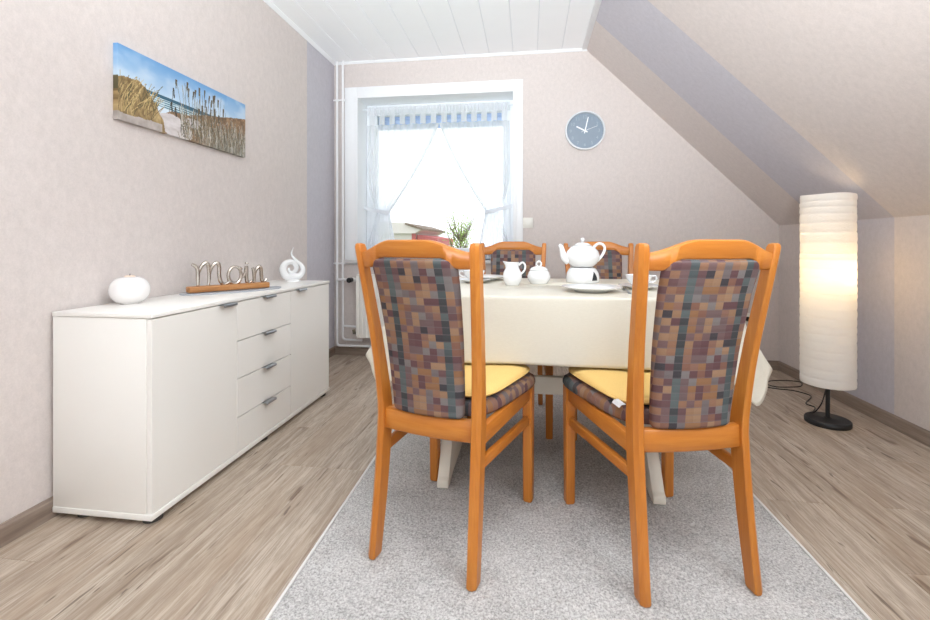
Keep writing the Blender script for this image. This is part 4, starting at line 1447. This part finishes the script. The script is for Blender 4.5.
for i, (a, b) in enumerate(zip(zs, zs[1:])):
    ph = rr.uniform(0, 6)
    tl, td = rr.uniform(-0.004, 0.004), rr.uniform(0, 6)
    for t in (0.0, 0.12, 0.35, 0.65, 0.88):
        z = a + (b - a) * t
        bulge = 0.1165 + (0.0016 * (1 - (2 * t - 1) ** 2) - 0.0012 * (t == 0.0))
        rings.append([((bulge + 0.0009 * math.sin(5 * (2 * PI * j / nn) + ph) + rr.uniform(-0.0008, 0.0008)) * math.cos(2 * PI * j / nn),
                       (bulge + 0.0009 * math.sin(7 * (2 * PI * j / nn) + ph)) * math.sin(2 * PI * j / nn),
                       z + (tl * math.sin(2 * PI * j / nn + td) if 0 < i else 0) * (1 - t)) for j in range(nn)])
rings.append([(0.116 * math.cos(2 * PI * j / nn), 0.116 * math.sin(2 * PI * j / nn), zhi + 0.002 * math.sin(3 * j * 2 * PI / nn)) for j in range(nn)])
sh = MB().rings(rings, False, False).build('shade', 'paper', lp, smooth=True, angle=60)
for z in (0.210, 1.187):
    MB().tube([(0.1145 * math.cos(2 * PI * j / 40), 0.1145 * math.sin(2 * PI * j / 40), z) for j in range(40)], 0.0012, 6, True).build('wire_ring', 'pipe_white', sh, smooth=True)
m = MB()
for q in range(3):
    a = q * 2 * PI / 3 + 0.4
    m.tube([(0.012 * math.cos(a), 0.012 * math.sin(a), 0.715), (0.115 * math.cos(a), 0.115 * math.sin(a), 0.715)], 0.0014, 6)
m.build('spider', 'black_metal', lp)
def P(px, py, z=0.004):
    u = (px - 465) / FPX
    v = (243 - py) / FPX
    d = Vector((-math.sin(YAW) + math.cos(YAW) * u, math.cos(YAW) + math.sin(YAW) * u, v))
    t = (z - CAM_H) / d.z
    return Vector((d.x * t - LX, d.y * t - LY, z))
c = [Vector((1.62 - LX, YB - 0.03 - LY, 0.375)), Vector((1.625 - LX, YB - 0.07 - LY, 0.36)), Vector((1.64 - LX, YB - 0.10 - LY, 0.20)), Vector((1.60 - LX, YB - 0.12 - LY, 0.03)),
     P(758, 378), P(772, 386), P(790, 387), P(801, 386), P(800, 382), P(785, 380.5), P(770, 381), P(762, 385.5), P(775, 388.5), P(793, 390.5), P(808, 394.5), P(811, 397.5), P(806, 403.5), P(815, 407.5), P(822, 411)]
c[-1] = Vector((-0.03, 0.09, 0.010))
MB().tube(crom(c, 7), 0.0032, 8).build('power_cord', 'black_plastic', lp, smooth=True)
MB().tube([(0.072, YB - LY - 0.016, 0.375), (0.072, YB - LY - 0.03, 0.375), (0.072, YB - LY - 0.05, 0.372)], [0.018, 0.017, 0.008], 14).build('plug', 'black_plastic', lp, smooth=True)
MB().tube(crom([(0.0, 0.0, 0.20), (-0.012, -0.004, 0.17), (-0.03, 0.0, 0.10), (-0.045, 0.03, 0.045), (-0.045, 0.07, 0.028), (-0.03, 0.095, 0.012)], 6), 0.003, 8).build('pole_cord', 'black_plastic', lp, smooth=True)
l = bpy.data.lights.new('bulb_light', 'POINT')
l.energy = 1.25
l.color = (1.0, 0.76, 0.42)
l.shadow_soft_size = 0.03
lo = bpy.data.objects.new('bulb_light', l)
C.objects.link(lo)
lo.parent = lp
lo.location = (0.02, -0.030, 0.79)

# unseen lamp added behind the camera to bounce light off the ceiling
ul = tag(empty('added_uplighter', (-0.05, -0.75, 0)), 'slim white floor lamp added unseen behind the viewpoint to brighten the ceiling', 'lamp')
MB().lathe([(0.13, 0), (0.13, 0.015), (0.03, 0.025), (0.012, 0.04)], 32).build('base', 'trim_white', ul, smooth=True)
MB().tube([(0, 0, 0.03), (0, 0, 0.81)], 0.012, 12).build('pole', 'trim_white', ul, smooth=True)
MB().lathe([(0.015, 0.80), (0.05, 0.82), (0.15, 0.90), (0.148, 0.905), (0.045, 0.83), (0.001, 0.825)], 36).build('reflector', 'trim_white', ul, smooth=True)
sl = bpy.data.lights.new('ceiling_fill', 'SPOT')
sl.energy = 420
sl.color = (0.90, 0.96, 1.0)
sl.spot_size = math.radians(105)
sl.spot_blend = 0.8
sl.shadow_soft_size = 0.12
so = bpy.data.objects.new('ceiling_fill', sl)
C.objects.link(so)
so.parent = ul
so.location = (0, 0, 1.03)
so.rotation_euler = (math.radians(180 - 46), 0, math.radians(-8))
